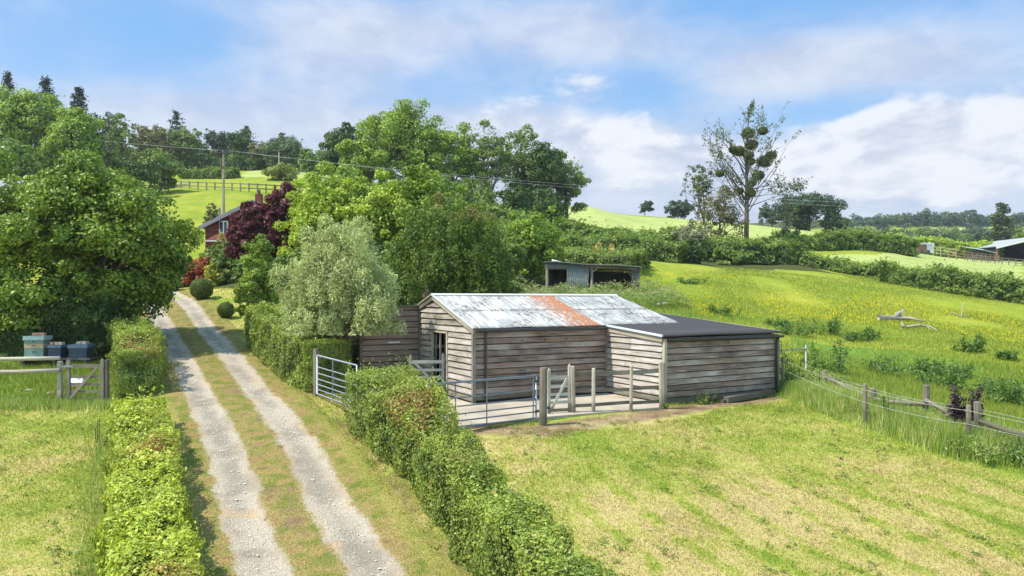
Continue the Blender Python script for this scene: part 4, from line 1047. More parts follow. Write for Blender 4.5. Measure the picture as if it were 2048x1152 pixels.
# fallen branches in the meadow
def branch(name, label, segs, cat='log', m_='deadwood'):
    k = MB()
    for pts, rad in segs: k.tube(pts, rad, 8)
    return tag(k.build(name, M[m_], None, True), label, cat)
def mp_(px_, py_, dz=0.0): return hit(px_, py_) + Vector((0, 0, dz))
a = mp_(1757, 640, .14)
branch('fallen_log', 'thick bleached fallen tree limb with a broken fork lying in the meadow', [([a, mp_(1790, 641, .16), mp_(1820, 641, .13), mp_(1850, 645, .06)], [.17, .14, .11, .04]), ([mp_(1788, 641, .18), mp_(1797, 641, .45), mp_(1808, 639, .62)], [.13, .11, .06]), ([mp_(1800, 641, .3), mp_(1808, 641, .68)], [.06, .035])])
branch('fallen_log', 'thinner twisted bleached branch lying in the meadow in front of the thick limb', [([mp_(1804, 655, .10), mp_(1812, 658, .12), mp_(1840, 655, .14), mp_(1862, 658, .12), mp_(1874, 663, .05)], [.10, .07, .07, .05, .03]), ([mp_(1806, 656, .1), mp_(1803, 655, .35)], [.05, .03]), ([mp_(1855, 657, .1), mp_(1862, 661, .05)], [.04, .02])])
branch('fallen_branch', 'thin bleached stick standing up from a bent branch at the right of the meadow', [([mp_(1902, 627, .1), mp_(1920, 634, .08), mp_(1945, 636, .08)], [.035, .03, .02]), ([mp_(1924, 635, .05), mp_(1923, 634, .5), mp_(1926, 634, .95)], [.035, .028, .015])], 'branch')
# ---------------------------------------------------------------- foliage
def unit(v): return v / np.maximum(np.linalg.norm(v, axis=1, keepdims=True), 1e-9)
def leaf_quads(P, N, L, g, aspect=.55, spread=.9, droop=0.0):
    """one folded leaf quad per point; L (n,) lengths; N preferred facing"""
    n = len(P)
    nn = unit(N + g.normal(0, spread * .6, (n, 3)))
    d = unit(np.cross(nn, g.normal(0, 1, (n, 3)))); d[:, 2] -= droop; d = unit(d)
    w = unit(np.cross(d, nn)); nn = np.cross(w, d)
    L = L[:, None]; fold = g.uniform(-.15, .25, (n, 1)) * L
    a = P - d * L * .5; b = P + w * L * aspect * .5 + nn * fold * .5 + d * L * g.uniform(-.1, .1, (n, 1)); c = P + d * L * .5; e = P - w * L * aspect * .5 + nn * fold * .5
    V = np.concatenate([a, b, c, e]); k = np.arange(n)
    return V, np.stack([k, k+n, k+2*n, k+3*n], 1)
def leaf_obj(name, P, N, L, m, g, parent=None, tint=None, lit_top=0, **kw):
    V, Fq = leaf_quads(P, N, L, g, **kw)
    if parent is not None: V = V - np.array(parent.location)
    me_ = fast_mesh(name, V, Fq, rnd=np.clip(g.uniform(0, 1, len(P)) + lit_top, 0, 1.2), tint=tint if tint is not None else np.zeros(len(P)))
    o = bpy.data.objects.new(name, me_); col.objects.link(o); me_.materials.append(M[m])
    if parent is not None: o.parent = parent
    return o
def sph(g, n):
    v = g.normal(0, 1, (n, 3)); return unit(v)
def limb(k, p0, p1, r0, r1, g, bend=.08, n=5, seg=5):
    p0 = np.array(p0); p1 = np.array(p1); ln = np.linalg.norm(p1 - p0)
    off = g.normal(0, bend * ln, 3); off[2] = abs(off[2]) * .6
    pts = []; rad = []
    for i in range(seg + 1):
        t_ = i / seg; pts.append(tuple(p0 + (p1 - p0) * t_ + off * math.sin(math.pi * t_))); rad.append(r0 + (r1 - r0) * t_)
    k.tube(pts, rad, n)
def crown_leaves(g, lobes, ncl, rc, nleaf, flat=.75, inner=.35, top_bias=.25, gap=0.0):
    """lobes: (center(3), radii(3)) ellipsoids; clumps are spread through them; returns P, N, clump centres"""
    vol = np.array([l[1][0] * l[1][1] * l[1][2] for l in lobes]) ** .75; pr = vol / vol.sum()
    li = g.choice(len(lobes), ncl, p=pr)
    C = np.array([l[0] for l in lobes])[li]; Rd = np.array([l[1] for l in lobes])[li]
    d = sph(g, ncl); rr = inner + (1 - inner) * g.uniform(0, 1, ncl) ** .45
    cc = C + d * Rd * rr[:, None] * .97
    rcl = rc * g.uniform(.45, 1.5, ncl) ; cc = cc + g.normal(0, .5, (ncl, 3)) * rcl[:, None]
    wt = rcl ** 2; ci = g.choice(ncl, nleaf, p=wt / wt.sum())
    dd = sph(g, nleaf); dd[:, 2] += top_bias; dd = unit(dd)
    r = rcl[ci] * (.45 + .6 * g.uniform(0, 1, nleaf) ** .6)
    P = cc[ci] + dd * r[:, None] * np.array([1, 1, flat])
    P += g.normal(0, .06, (nleaf, 3)) * rcl[ci][:, None]
    N = unit(dd + d[ci] * .5 + np.array([0, 0, .35]))
    # loose foliage filling the gaps between the clumps
    nf_ = int(nleaf * .22); lj = g.choice(len(lobes), nf_, p=pr); df = sph(g, nf_); df[:, 2] = np.abs(df[:, 2]) * .75 + df[:, 2] * .25; df = unit(df)
    Cf = np.array([l[0] for l in lobes])[lj]; Rf = np.array([l[1] for l in lobes])[lj]
    wob = .50 + .62 * vnoise(df * 3.6 + lj[:, None] * 7.7, 1.0, 4) + .22 * (vnoise(df * 9.0 + lj[:, None] * 3.3, 1.0, 5) - .5)
    Pf = Cf + df * Rf * (wob * (1 - g.exponential(.10, nf_)))[:, None]
    P = np.concatenate([P, Pf]); N = np.concatenate([N, unit(df + np.array([0, 0, .3]))])
    return P, N, cc
TREES = []
def tree(name, label, px, ytop, hw, Y, mat_, leafL, nleaf, ncl=40, rc=.25, cb=.25, cat='tree', group=None, trunk_r=None, depth=1.0, bark_='bark', lobes=None, seed=None, lean=0.0, aspect=.62, droop=0.0, spread=.9, inner=.35, trunk=True, x=None, tint=None, flat=.75, limbs=16, zlow=None):
    """px,ytop,hw: where the tree stands and how big it looks, turned into metres at distance Y"""
    seed = len(TREES) + 11 if seed is None else seed; TREES.append(name); g = np.random.default_rng(seed)
    X = xof(px, Y) if x is None else x; zg = gz(X, Y); H = zof(ytop, Y) - zg; rx = hw / F * Y
    root = thing(name, label, cat, (X, Y, zg), group)
    base = np.array([X, Y, zg])
    if lobes is None:
        c0 = cb * H; rz = (H - c0) / 2
        L_ = [((X + lean * rx, Y, zg + c0 + rz), (rx, rx * depth, rz))]
        # a few shoulders so that the outline is uneven
        for i in range(5):
            a = g.uniform(0, 2*np.pi); q = g.uniform(.25, .5)
            L_.append(((X + lean * rx + math.cos(a) * rx * q, Y + math.sin(a) * rx * depth * q, zg + c0 + rz * g.uniform(.7, 1.45)), (rx * .55, rx * depth * .55, rz * g.uniform(.4, .6))))
    else:
        L_ = [((X + l[0] * rx, Y + l[1] * rx, zg + l[2] * H), (l[3] * rx, l[4] * rx, l[5] * H)) for l in lobes]
    fine = lobes is None or ncl < 100
    P, N, cc = crown_leaves(g, L_, int(ncl * 2.3) if fine else ncl, rc * rx * (.70 if fine else 1), int(nleaf * 1.1) if fine else nleaf, inner=max(inner, .45), flat=flat)
    if zlow is not None: keep = P[:, 2] > zg + zlow * H; P, N = P[keep], N[keep]
    P[:, 2] = np.maximum(P[:, 2], gzt(P[:, 0], P[:, 1]) + leafL * .3)
    L = leafL * g.uniform(.65, 1.35, len(P))
    leaf_obj('crown', P, N, L, mat_, g, root, aspect=aspect, spread=spread, droop=droop, tint=tint(P) if tint else None)
    if trunk:
        k = MB(); tr = trunk_r or max(.05, H * .022)
        zt = L_[0][0][2] - zg
        pts = [(X, Y, zg - .3), (X + g.normal(0, .03) * H, Y, zg + zt * .35), (L_[0][0][0] * .6 + X * .4, Y + g.normal(0, .02) * H, zg + zt * .75), (L_[0][0][0], L_[0][0][1], zg + min(zt * 1.25, H * .9))]
        k.tube(pts, [tr * 1.25, tr, tr * .75, tr * .3], 7)
        o_ = np.argsort(g.uniform(0, 1, len(cc)))[:limbs]
        for c in cc[o_]:
            t_ = g.uniform(.3, .95); i0 = min(int(t_ * 3), 2); f_ = t_ * 3 - i0
            s = np.array(pts[i0]) * (1 - f_) + np.array(pts[i0 + 1]) * f_
            if c[2] < s[2]: s[2] = max(zg + .1 * H, c[2] - .15 * H)
            limb(k, s, c, tr * .42, tr * .08, g)
        # local coordinates
        k.v = [(a - X, b - Y, c - zg) for a, b, c in k.v]
        o = k.build('trunk', M[bark_]); o.parent = root
    return root
def shrub(name, label, px, ytop, hw, Y, mat_, leafL, nleaf, cat='shrub', **kw):
    kw.setdefault('cb', -.12); kw.setdefault('limbs', 8); kw.setdefault('inner', .45)
    return tree(name, label, px, ytop, hw, Y, mat_, leafL, nleaf, cat=cat, **kw)
def conifer(name, label, px, ytop, hw, Y, mat_, leafL, nleaf, tiers=20, group=None, cb=.15, seed=0, rag=.35, taper=.9):
    g = np.random.default_rng(300 + seed); X = xof(px, Y); zg = gz(X, Y); H = zof(ytop, Y) - zg; rx = hw / F * Y
    root = thing(name, label, 'tree', (X, Y, zg), group); P = []; N = []; k = MB()
    tr = H * .016; k.tube([(0, 0, -.3), (0, 0, H * .5), (0, 0, H * .98)], [tr, tr * .6, tr * .12], 7)
    per = max(6, nleaf // (tiers * 7))
    for i in range(tiers):
        f = (i + .5) / tiers; z = H * (cb + (1 - cb) * f); r = rx * ((1 - f) ** taper + .06)
        for j in range(7):
            a = g.uniform(0, 2*np.pi); l = r * g.uniform(1 - rag, 1 + rag * .5); t_ = g.uniform(0.15, 1, per) ** .8
            dz = -l * .28 * t_ + l * .16 * t_ ** 3
            zj = g.uniform(-.5, .5) * H * (1 - cb) / tiers
            q = np.stack([np.cos(a) * l * t_ + g.normal(0, .07 * rx, per), np.sin(a) * l * t_ + g.normal(0, .07 * rx, per), z + zj + dz + g.normal(0, .016 * H, per)], 1)
            P.append(q); N.append(np.tile([0, 0, 1.0], (per, 1)))
            k.tube([(0, 0, z), (math.cos(a) * l * .9, math.sin(a) * l * .9, z - l * .13)], [tr * .25, tr * .05], 4)
    P = np.concatenate(P) + np.array([X, Y, zg]); N = np.concatenate(N)
    leaf_obj('crown', P, N, leafL * g.uniform(.6, 1.3, len(P)), mat_, g, root, aspect=.45, spread=.8)
    o = k.build('trunk', M['bark']); o.parent = root
    return root

def hedge(name, label, line, hw, h, mat_, dens, leafL, tints=(), top_round=.25, seed=0, rough=.09, cat='hedge', shaggy=.0, mat_top=None, group=None, wfun=None, hfun=None):
    """clipped hedge along a plan polyline; leaves on a rounded box skin over a twiggy core"""
    g = np.random.default_rng(500 + seed); pl = resample(line, .15); Pp = np.array([tuple(p) for p in pl])
    seg = np.linalg.norm(np.diff(Pp[:, :2], axis=0), axis=1); Ls = np.concatenate([[0], np.cumsum(seg)]); LT = Ls[-1]
    n = int(dens * LT * (2 * hw + 2 * h)); s = g.uniform(-hw * .35, LT + hw * .35, n)
    per = g.uniform(0, 1, n) * (2 * h + 2 * hw)
    sc_ = np.clip(s, 0, LT); fx = np.interp(sc_, Ls, Pp[:, 0]); fy = np.interp(sc_, Ls, Pp[:, 1])
    dx = np.interp(np.clip(sc_ + .2, 0, LT), Ls, Pp[:, 0]) - np.interp(np.clip(sc_ - .2, 0, LT), Ls, Pp[:, 0]); dy = np.interp(np.clip(sc_ + .2, 0, LT), Ls, Pp[:, 1]) - np.interp(np.clip(sc_ - .2, 0, LT), Ls, Pp[:, 1])
    dl = np.hypot(dx, dy); dx, dy = dx / dl, dy / dl; ox, oy = dy, -dx
    hws = hw * (wfun(sc_) if wfun else 1); hs = h * (hfun(sc_) if hfun else 1)
    over = np.clip(np.maximum(-s, s - LT), 0, None) / (hw * .35)            # rounded ends
    shr = np.sqrt(np.clip(1 - over ** 2, 0, 1))
    c = np.where(per < h, -1.0, np.where(per > h + 2 * hw, 1.0, (per - h - hw) / hw)); z = np.where(per < h, per / h, np.where(per > h + 2 * hw, (2 * h + 2 * hw - per) / h, 1.0))
    # round the shoulders
    k_ = top_round; cc = c * (1 - k_ * np.clip(z - (1 - k_), 0, 1) ** 2 * (np.abs(c) > .999)); zz = z * np.where(np.abs(c) < .999, 1 - .10 * np.abs(c) ** 4, 1)
    end = g.uniform(0, 1, n) < (2 * hw) / (2 * hw + LT) * 1.3
    ce = g.uniform(-1, 1, n); ze = g.uniform(0, 1, n) ** .8; es = np.where(g.uniform(0, 1, n) < .5, 0, 1)
    cc = np.where(end, ce, cc * shr); zz = np.where(end, ze, zz)
    ex_ = np.where(end, np.where(es == 0, -hw * .35, hw * .35) * np.sqrt(np.clip(1 - ce ** 4 * .8, 0, 1)), np.where(s < 0, s, np.where(s > LT, s - LT, 0)))
    i0 = np.where(end, np.where(es == 0, 0, LT), sc_)
    fx = np.interp(i0, Ls, Pp[:, 0]); fy = np.interp(i0, Ls, Pp[:, 1])
    X = fx + ox * cc * hws + dx * ex_; Y = fy + oy * cc * hws + dy * ex_; Z = gzt(fx, fy) * .5 + gzt(X, Y) * .5 + zz * hs
    nside = np.where(end[:, None], np.stack([dx * np.sign(es - .5), dy * np.sign(es - .5), .15 + 0*dx], 1), np.where((np.abs(c) > .999)[:, None], np.stack([ox * c, oy * c, .15 + 0*dx], 1), np.stack([.25 * ox * c, .25 * oy * c, 1 + 0*dx], 1)))
    N = unit(nside)
    P = np.stack([X, Y, Z], 1)
    bump_ = (vnoise(P, 1.9, seed) - .5) * 2 * rough * 1.6 + (vnoise(P, 5.5, seed + 3) - .5) * rough * 1.6
    P = P + N * bump_[:, None] - N * (g.exponential(.055, n))[:, None]
    if shaggy > 0:
        up = (zz > .9) & (g.uniform(0, 1, n) < .16); P[up, 2] += g.exponential(shaggy, up.sum())
    tint = np.zeros(n)
    for (tx, ty, tr, ta) in tints:
        e_ = (np.hypot(P[:, 0] - tx, P[:, 1] - ty) / tr) ** 2
        tint = np.maximum(tint, ta * np.exp(-e_) * (zz > .8) * (g.uniform(0, 1, n) < .75) * (vnoise(P, 3.2, seed + 5) > .36))
    root = thing(name, label, cat, (float(Pp[0, 0]), float(Pp[0, 1]), float(gz(Pp[0, 0], Pp[0, 1]))), group)
    tint = np.maximum(tint, (g.uniform(0, 1, n) < .035) * g.uniform(.2, .6, n))
    gap = vnoise(P, 2.6, seed + 9); keep = (gap > .16) | (g.uniform(0, 1, n) < .6)
    leaf_obj('foliage', P[keep], N[keep], leafL * g.uniform(.45, 1.1, keep.sum()) * (.75 + .6 * vnoise(P[keep], 1.1, seed + 21)) * np.where(g.uniform(0, 1, keep.sum()) < .12, 1.55, 1.0), mat_, g, root, tint=tint[keep], aspect=.58, spread=.85, lit_top=np.where(zz > .92, .35, -.12)[keep] * (.4 + vnoise(P[keep], 1.6, seed + 33)))  # hedge tops painted paler as if sunlit, along with pale new growth
    # twiggy core
    k = MB(); m2 = max(2, int(LT / .4)); ring = []
    for i in range(m2 + 1):
        q = LT * i / m2; x_, y_ = np.interp(q, Ls, Pp[:, 0]), np.interp(q, Ls, Pp[:, 1])
        ax, ay = np.interp(min(q + .2, LT), Ls, Pp[:, 0]) - np.interp(max(q - .2, 0), Ls, Pp[:, 0]), np.interp(min(q + .2, LT), Ls, Pp[:, 1]) - np.interp(max(q - .2, 0), Ls, Pp[:, 1])
        l_ = math.hypot(ax, ay); ax, ay = ay / l_, -ax / l_; z_ = gz(x_, y_); w_ = hw * (wfun(np.array([q]))[0] if wfun else 1) - .22 - .10 * hw; h_ = h * (hfun(np.array([q]))[0] if hfun else 1) - .22 - .05 * h
        ring.append([(x_ - ax * w_, y_ - ay * w_, z_ - .2), (x_ - ax * w_, y_ - ay * w_, z_ + h_ * .85), (x_ - ax * w_ * .7, y_ - ay * w_ * .7, z_ + h_), (x_ + ax * w_ * .7, y_ + ay * w_ * .7, z_ + h_), (x_ + ax * w_, y_ + ay * w_, z_ + h_ * .85), (x_ + ax * w_, y_ + ay * w_, z_ - .2)])
    vs = [p for r_ in ring for p in r_]; fs = []
    for i in range(m2):
        for j in range(5): fs.append((i*6+j, i*6+j+1, (i+1)*6+j+1, (i+1)*6+j))
    fs += [tuple(range(6)), tuple(range(m2*6+5, m2*6-1, -1))]
    k.add(vs, fs, .5); k.build('twigs', M['twig'], root)
    return root
# ================================================================ hedges near the drive
hp = lambda px, py: tuple(hit(px, py)[:2])
HR = [(-3.5, 18.45), (-1.85, 15.0), (-.16, 11.35), (1.62, 7.4)]
hedge('clipped_hedge', 'long clipped hedge with browned top between the drive and the yard gate', HR, .62, 1.33, 'leaf_hedge', 2000, .062,
      tints=((-2.15, 15.3, .62, 1.0), (-1.75, 14.4, .4, .7), (-2.7, 16.6, .4, .4), (-.9, 12.9, .3, .4)), seed=1, rough=.11, shaggy=.09, hfun=lambda s: 1 - .05 * np.sin(s * 1.1) + .05 * np.sin(s * 2.3 + .6) + .06 * np.exp(-(s / 2.6) ** 4), wfun=lambda s: .93 - .30 * np.clip((s - 3.5) / 4, 0, 1) + .05 * np.sin(s * .9 + 1) + .30 * np.exp(-(s / 3.2) ** 2))
HL = [(-9.55, 18.2), (-7.6, 14.7), (-5.95, 11.6), (-4.1, 8.2), (-3.0, 6.2)]
hedge('clipped_hedge', 'low bright yellow-green hedge along the left edge of the drive nearest the camera', HL, .60, .82, 'leaf_hedge_lime', 2100, .07,
      tints=((-7.5, 15.0, .55, 1.0), (-8.6, 16.9, .4, .4), (-4.9, 10.0, .45, .9)), seed=2, rough=.12, shaggy=.08, top_round=.25)
HB = [(-11.2, 21.35), (-12.1, 23.0), (-13.8, 25.7)]
hedge('clipped_hedge', 'square-ended dark hedge with browned top beside the grey wicket, left of the drive', HB, .60, 1.40, 'leaf_hedge', 1500, .07,
      tints=((-11.5, 22.0, .55, 1.0), (-12.1, 23.0, .5, .7), (-10.9, 21.6, .3, .7)), seed=3, rough=.14, shaggy=.06)
HM = [(-5.75, 22.1), (-7.3, 24.2), (-9.55, 27.6)]
hedge('clipped_hedge', 'tall clipped dark green hedge on the right of the drive beyond the gate', HM, .75, 1.62, 'leaf_hedge', 1500, .075, seed=4, rough=.12, shaggy=.04)
hedge('clipped_hedge', 'deep shaded hedge behind the beehives under the big tree', [(-27, 26.0), (-20, 26.2), (-14.8, 26.6)], .9, 2.3, 'leaf_oak', 700, .11, seed=5, rough=.25, shaggy=.1)
for (px, y0, y1, lb) in ((403, 555, 603, 'larger clipped box ball on the garden lawn beside the drive'), (452, 604, 639, 'smaller clipped box ball on the garden lawn, nearer the hedge')):
    p = hit(px, y1 - 3); r_ = (y1 - y0) / 2 / F * p.y; g = np.random.default_rng(px)
    root = thing('box_ball', lb, 'topiary', tuple(p)); d = sph(g, 9000); d[:, 2] *= .97; n_ = vnoise(d * 3 + px, 1.3, 2)
    Pn = np.array(p) + np.array([0, 0, r_ * .93]) + d * r_ * (.93 + .10 * (n_ - .5) - g.exponential(.03, 9000))[:, None]
    Pn = Pn[Pn[:, 2] > p.z + .02]; leaf_obj('foliage', Pn, unit(Pn - np.array(p) - np.array([0, 0, r_])), .055 * g.uniform(.6, 1.3, len(Pn)), 'leaf_box', g, root)
    k = MB(); k.tube([(0, 0, -.1), (0, 0, r_ * .9)], [.07, .05], 7); o = k.build('stem', M['bark']); o.parent = root
    import bmesh
    bm = bmesh.new(); bmesh.ops.create_icosphere(bm, subdivisions=2, radius=r_ * .80); me_ = bpy.data.meshes.new('twigs'); bm.to_mesh(me_); bm.free()
    o = bpy.data.objects.new('twigs', me_); col.objects.link(o); me_.materials.append(M['twig']); o.parent = root; o.location = (0, 0, r_ * .93)

# ================================================================ near and middle trees
tree('broadleaf_tree', 'big dense round tree with large glossy leaves on the left of the drive', 185, 318, 200, 27.5, 'leaf_big', .145, 88000, ncl=260, rc=.13, inner=.66, cb=.02, trunk_r=.22, depth=.85, limbs=40, spread=1.0,
     lobes=[(-.05, 0, .52, .90, .85, .44), (-.5, .1, .45, .7, .7, .42), (.28, -.1, .50, .56, .6, .26), (.5, 0, .60, .46, .6, .24), (-.1, 0, .72, .6, .6, .26), (-.5, -.1, .64, .5, .5, .26), (-.3, -.1, .25, .75, .7, .3), (.2, 0, .75, .35, .4, .22)], zlow=.12)
tree('willow_tree', 'pale silvery willow bush spreading over the end of the wooden annex', 686, 440, 116, 22.6, 'leaf_willow', .13, 46000, ncl=330, rc=.11, inner=.7, depth=.72, trunk_r=.09, aspect=.24, spread=1.3, droop=-.7, flat=1.5,
     lobes=[(-.1, 0, .52, .80, .75, .42), (.2, 0, .66, .50, .6, .34), (-.45, 0, .50, .52, .6, .36), (.58, -.25, .52, .42, .45, .24), (-.15, 0, .74, .45, .5, .26), (.35, -.1, .42, .6, .6, .24), (-.62, 0, .36, .38, .5, .24), (.80, -.3, .44, .28, .3, .15)], limbs=40, zlow=.33)
shrub('shrub', 'dark green shrub in the shade under the silvery willow beside the gate post', 668, 628, 46, 23.2, 'leaf_oak', .11, 5000)
tree('small_tree', 'small dark green tree with upright top standing on the garden lawn behind the clipped hedge', 515, 462, 42, 31, 'leaf_bright', .12, 11000, ncl=45, rc=.3, cb=.05, trunk_r=.07, lobes=[(0, 0, .5, .9, .9, .45), (.05, 0, .78, .5, .5, .22), (-.1, 0, .3, 1.0, .9, .25)])
tree('climber_mound', 'large rounded tree smothered in hanging climber behind the white roof', 902, 387, 126, 33, 'leaf_ivy', .14, 52000, ncl=520, rc=.085, cat='tree', trunk_r=.18, depth=.8, aspect=.45, inner=.94, flat=1.9, spread=1.1,
     lobes=[(0, 0, .42, .80, .8, .56), (.38, 0, .22, .66, .6, .48), (-.38, 0, .3, .62, .6, .52), (.1, -.25, .35, .7, .6, .5), (.58, 0, .16, .48, .5, .40)], limbs=16, tint=lambda P: (vnoise(P, 1.3, 4) > .60) * .5 * (P[:, 2] > P[:, 2].max() - 1.6))
tree('purple_tree', 'dark purple-leaved tree beside the red house', 530, 366, 68, 44, 'leaf_purple', .19, 24000, ncl=90, rc=.2, cb=.02, inner=.5, lobes=[(-.1, 0, .45, .9, .9, .40), (.55, 0, .68, .5, .5, .32), (-.45, 0, .50, .55, .6, .30), (.3, 0, .4, .75, .7, .36)])
tree('maple_tree', 'bright green leafy tree right of the purple tree', 645, 330, 84, 42, 'leaf_lime', .18, 20000, ncl=70, rc=.24, cb=.0, depth=.8)
tree('maple_tree', 'yellow-green leafy tree above the silvery willow', 745, 342, 80, 41, 'leaf_lime', .18, 18000, ncl=64, rc=.24, cb=.0, depth=.8)
tree('maple_tree', 'pale green spiky-topped tree behind the climber covered mound', 850, 322, 74, 40, 'leaf_bright', .17, 16000, ncl=60, rc=.22, cb=.05, depth=.8, lobes=[(0, 0, .5, .9, .8, .42), (-.2, 0, .78, .45, .5, .22), (.45, 0, .62, .6, .6, .26), (-.5, 0, .55, .55, .5, .3)])
tree('elder_tree', 'fresh green shrubby tree left of the tin shelter', 1066, 406, 64, 51, 'leaf_bright', .2, 13000, ncl=46, rc=.27, cb=-.05, depth=.8)
shrub('shrub', 'dark shrub in the shade below the bright green leafy tree', 610, 480, 60, 38, 'leaf_mid', .18, 6000)
shrub('shrub', 'dark shrub under the yellow-green tree behind the willow', 760, 470, 70, 37, 'leaf_oak', .18, 6000)
shrub('shrub', 'olive shrub left of the climber covered mound', 800, 470, 50, 36, 'leaf_mid', .16, 5000)
shrub('shrub', 'leafy shrub in the gap between the climber mound and the fresh green tree', 1010, 470, 40, 48, 'leaf_mid', .2, 4000)
# garden shrubs in front of the house
shrub('shrub', 'red-leaved shrub at the end of the drive', 400, 512, 30, 46, 'leaf_red', .16, 3200)
shrub('shrub', 'brownish shrub at the left of the red-leaved shrub', 368, 512, 26, 46.5, 'leaf_brown', .16, 2600)
shrub('shrub', 'yellow-green shrub right of the red-leaved shrub', 432, 520, 26, 45, 'leaf_yellow', .16, 2600)
shrub('shrub', 'tall mixed green shrub below the house window', 462, 475, 32, 45, 'leaf_mid', .17, 4200)
shrub('shrub', 'mid green shrub hiding the lower left corner of the red house', 424, 486, 26, 47, 'leaf_mid', .16, 3400)
shrub('shrub', 'golden shrub against the porch roof of the red house', 444, 462, 16, 47.5, 'leaf_yellow', .16, 1600)
shrub('shrub', 'green shrub at the foot of the purple tree', 500, 500, 34, 42, 'leaf_mid', .17, 3600)
shrub('shrub', 'rusty brown shrub behind the red house', 425, 405, 16, 60, 'leaf_brown', .2, 1400)
shrub('shrub', 'low dark shrub under the left tree beside the drive', 330, 545, 30, 44, 'leaf_oak', .18, 2600)

# ================================================================ hill trees
tree('oak_tree', 'broad light green tree at the far left of the hill', 55, 172, 92, 92, 'leaf_bright', .42, 14000, ncl=70, rc=.22, cb=.2, depth=.7)
tree('oak_tree', 'rounded green tree overlapping the far left one on the hill', 145, 208, 62, 86, 'leaf_bright', .40, 9000, ncl=50, rc=.24, cb=.1, depth=.8)
tree('oak_tree', 'shaded green tree below the far left hill trees', 20, 270, 70, 76, 'leaf_mid', .36, 7000, ncl=40, rc=.25, cb=.0)
conifer('conifer', 'dark conifer tip at the left edge of the skyline', 16, 146, 40, 125, 'leaf_conifer', .5, 2600, seed=1)
conifer('conifer', 'dark ragged conifer behind the rounded green hill tree', 92, 158, 50, 122, 'leaf_conifer', .5, 3200, seed=2)
conifer('conifer', 'tallest pointed dark conifer on the left skyline', 158, 178, 44, 118, 'leaf_conifer', .48, 4200, seed=3, taper=.8)
conifer('conifer', 'wind-bent dark conifer above the middle of the left skyline', 352, 222, 34, 150, 'leaf_conifer', .6, 900, seed=4, tiers=9, rag=.7, cb=.45)
conifer('conifer', 'small dark conifer top between the skyline trees', 494, 252, 30, 165, 'leaf_conifer', .6, 900, seed=5)
conifer('conifer', 'small conifer tip above the round olive tree', 563, 266, 34, 170, 'leaf_conifer', .6, 900, seed=6)
for px, yt, hw, Y, mt, n_, lb, cb_ in (
    (318, 300, 40, 98, 'leaf_mid', 3600, 'dense green tree between the big round tree and the hill field', -.05),
    (262, 318, 44, 92, 'leaf_oak', 3600, 'dark tree just above the top of the big round tree', -.05),
    (205, 222, 28, 125, 'leaf_far_dark', 1700, 'thin airy grey tree right of the pointed conifer', .1),
    (243, 234, 27, 122, 'leaf_mid', 1300, 'small open-crowned tree with sky showing through, left skyline', .25),
    (302, 248, 34, 135, 'leaf_brown', 3000, 'brownish green tree on the left skyline', .05),
    (336, 258, 22, 140, 'leaf_mid', 1600, 'narrow green tree left of the wind-bent conifer', .1),
    (377, 254, 28, 140, 'leaf_mid', 3000, 'round green tree right of the wind-bent conifer', .05),
    (432, 262, 24, 145, 'leaf_far_dark', 2000, 'dark open tree behind the power pole', .1),
    (486, 262, 32, 150, 'leaf_oak', 3600, 'dark round tree right of the power pole', .05),
    (528, 290, 24, 140, 'leaf_brown', 2200, 'olive bushy tree behind the second power pole', .0),
    (572, 276, 40, 138, 'leaf_far', 4000, 'wide round grey-green tree by the second power pole', .0),
    (625, 300, 24, 130, 'leaf_mid', 2200, 'mid green tree between the round tree and the dark oak', .0),
    (688, 246, 38, 108, 'leaf_oak', 6000, 'dark round oak left of the tall hilltop trees', .08)):
    tree('skyline_tree', lb, px, yt - 4, hw * 1.22, Y, mt, .38, int(n_ * 1.35), ncl=24 if n_ < 2000 else 34, rc=.25, cb=cb_, depth=.8)
tree('hill_bush', 'small round pale olive bush on the hill below the second power pole', 562, 330, 35, 112, 'leaf_grass', .3, 3200, cat='bush', ncl=30, cb=-.05)
tree('ash_tree', 'tallest light green tree of the hilltop clump', 815, 210, 92, 95, 'leaf_bright', .33, 22000, ncl=75, rc=.22, cb=.12, depth=.8, limbs=24)
tree('ash_tree', 'light green tree at the left of the hilltop clump', 738, 258, 64, 92, 'leaf_bright', .33, 12000, ncl=46, rc=.24, cb=.0, depth=.8)
tree('ash_tree', 'mid green tree right of the tallest tree in the hilltop clump', 905, 234, 60, 97, 'leaf_bright', .32, 11000, ncl=44, rc=.24, cb=.05)
tree('ash_tree', 'airy thin-leaved tree with visible branches in the hilltop clump', 968, 240, 56, 98, 'leaf_mid', .3, 6000, ncl=36, rc=.2, cb=.15, limbs=34, bark_='bark_pale')
tree('ash_tree', 'tall open dark tree near the right of the hilltop clump', 1046, 252, 60, 102, 'leaf_mid', .32, 6500, ncl=36, rc=.22, cb=.1, limbs=30)
tree('ash_tree', 'dense dark green tree near the right end of the hilltop clump', 1088, 288, 56, 100, 'leaf_oak', .33, 11000, ncl=44, rc=.25, cb=.0)
tree('ash_tree', 'light edged tree at the right end of the hilltop clump', 1132, 302, 42, 104, 'leaf_mid', .33, 6500, ncl=34, rc=.25, cb=.05)
tree('ivy_tree', 'dark ivy-clad tree stump in front of the hilltop clump', 1026, 345, 29, 86, 'leaf_oak', .26, 5000, ncl=34, rc=.3, cb=-.02)
for px, yt, hw, Y, mt, lb in ((950, 355, 52, 88, 'leaf_mid', 'shaded shrubs-like tree under the airy hilltop tree'), (870, 345, 50, 84, 'leaf_mid', 'leafy tree under the tallest hilltop tree'), (1090, 375, 40, 92, 'leaf_oak', 'dark bushy tree at the foot of the hilltop clump'), (700, 325, 44, 80, 'leaf_bright', 'light green tree at the lower left of the hilltop clump')):
    tree('understory_tree', lb, px, yt, hw, Y, mt, .3, 5000, ncl=34, rc=.27, cb=-.05)

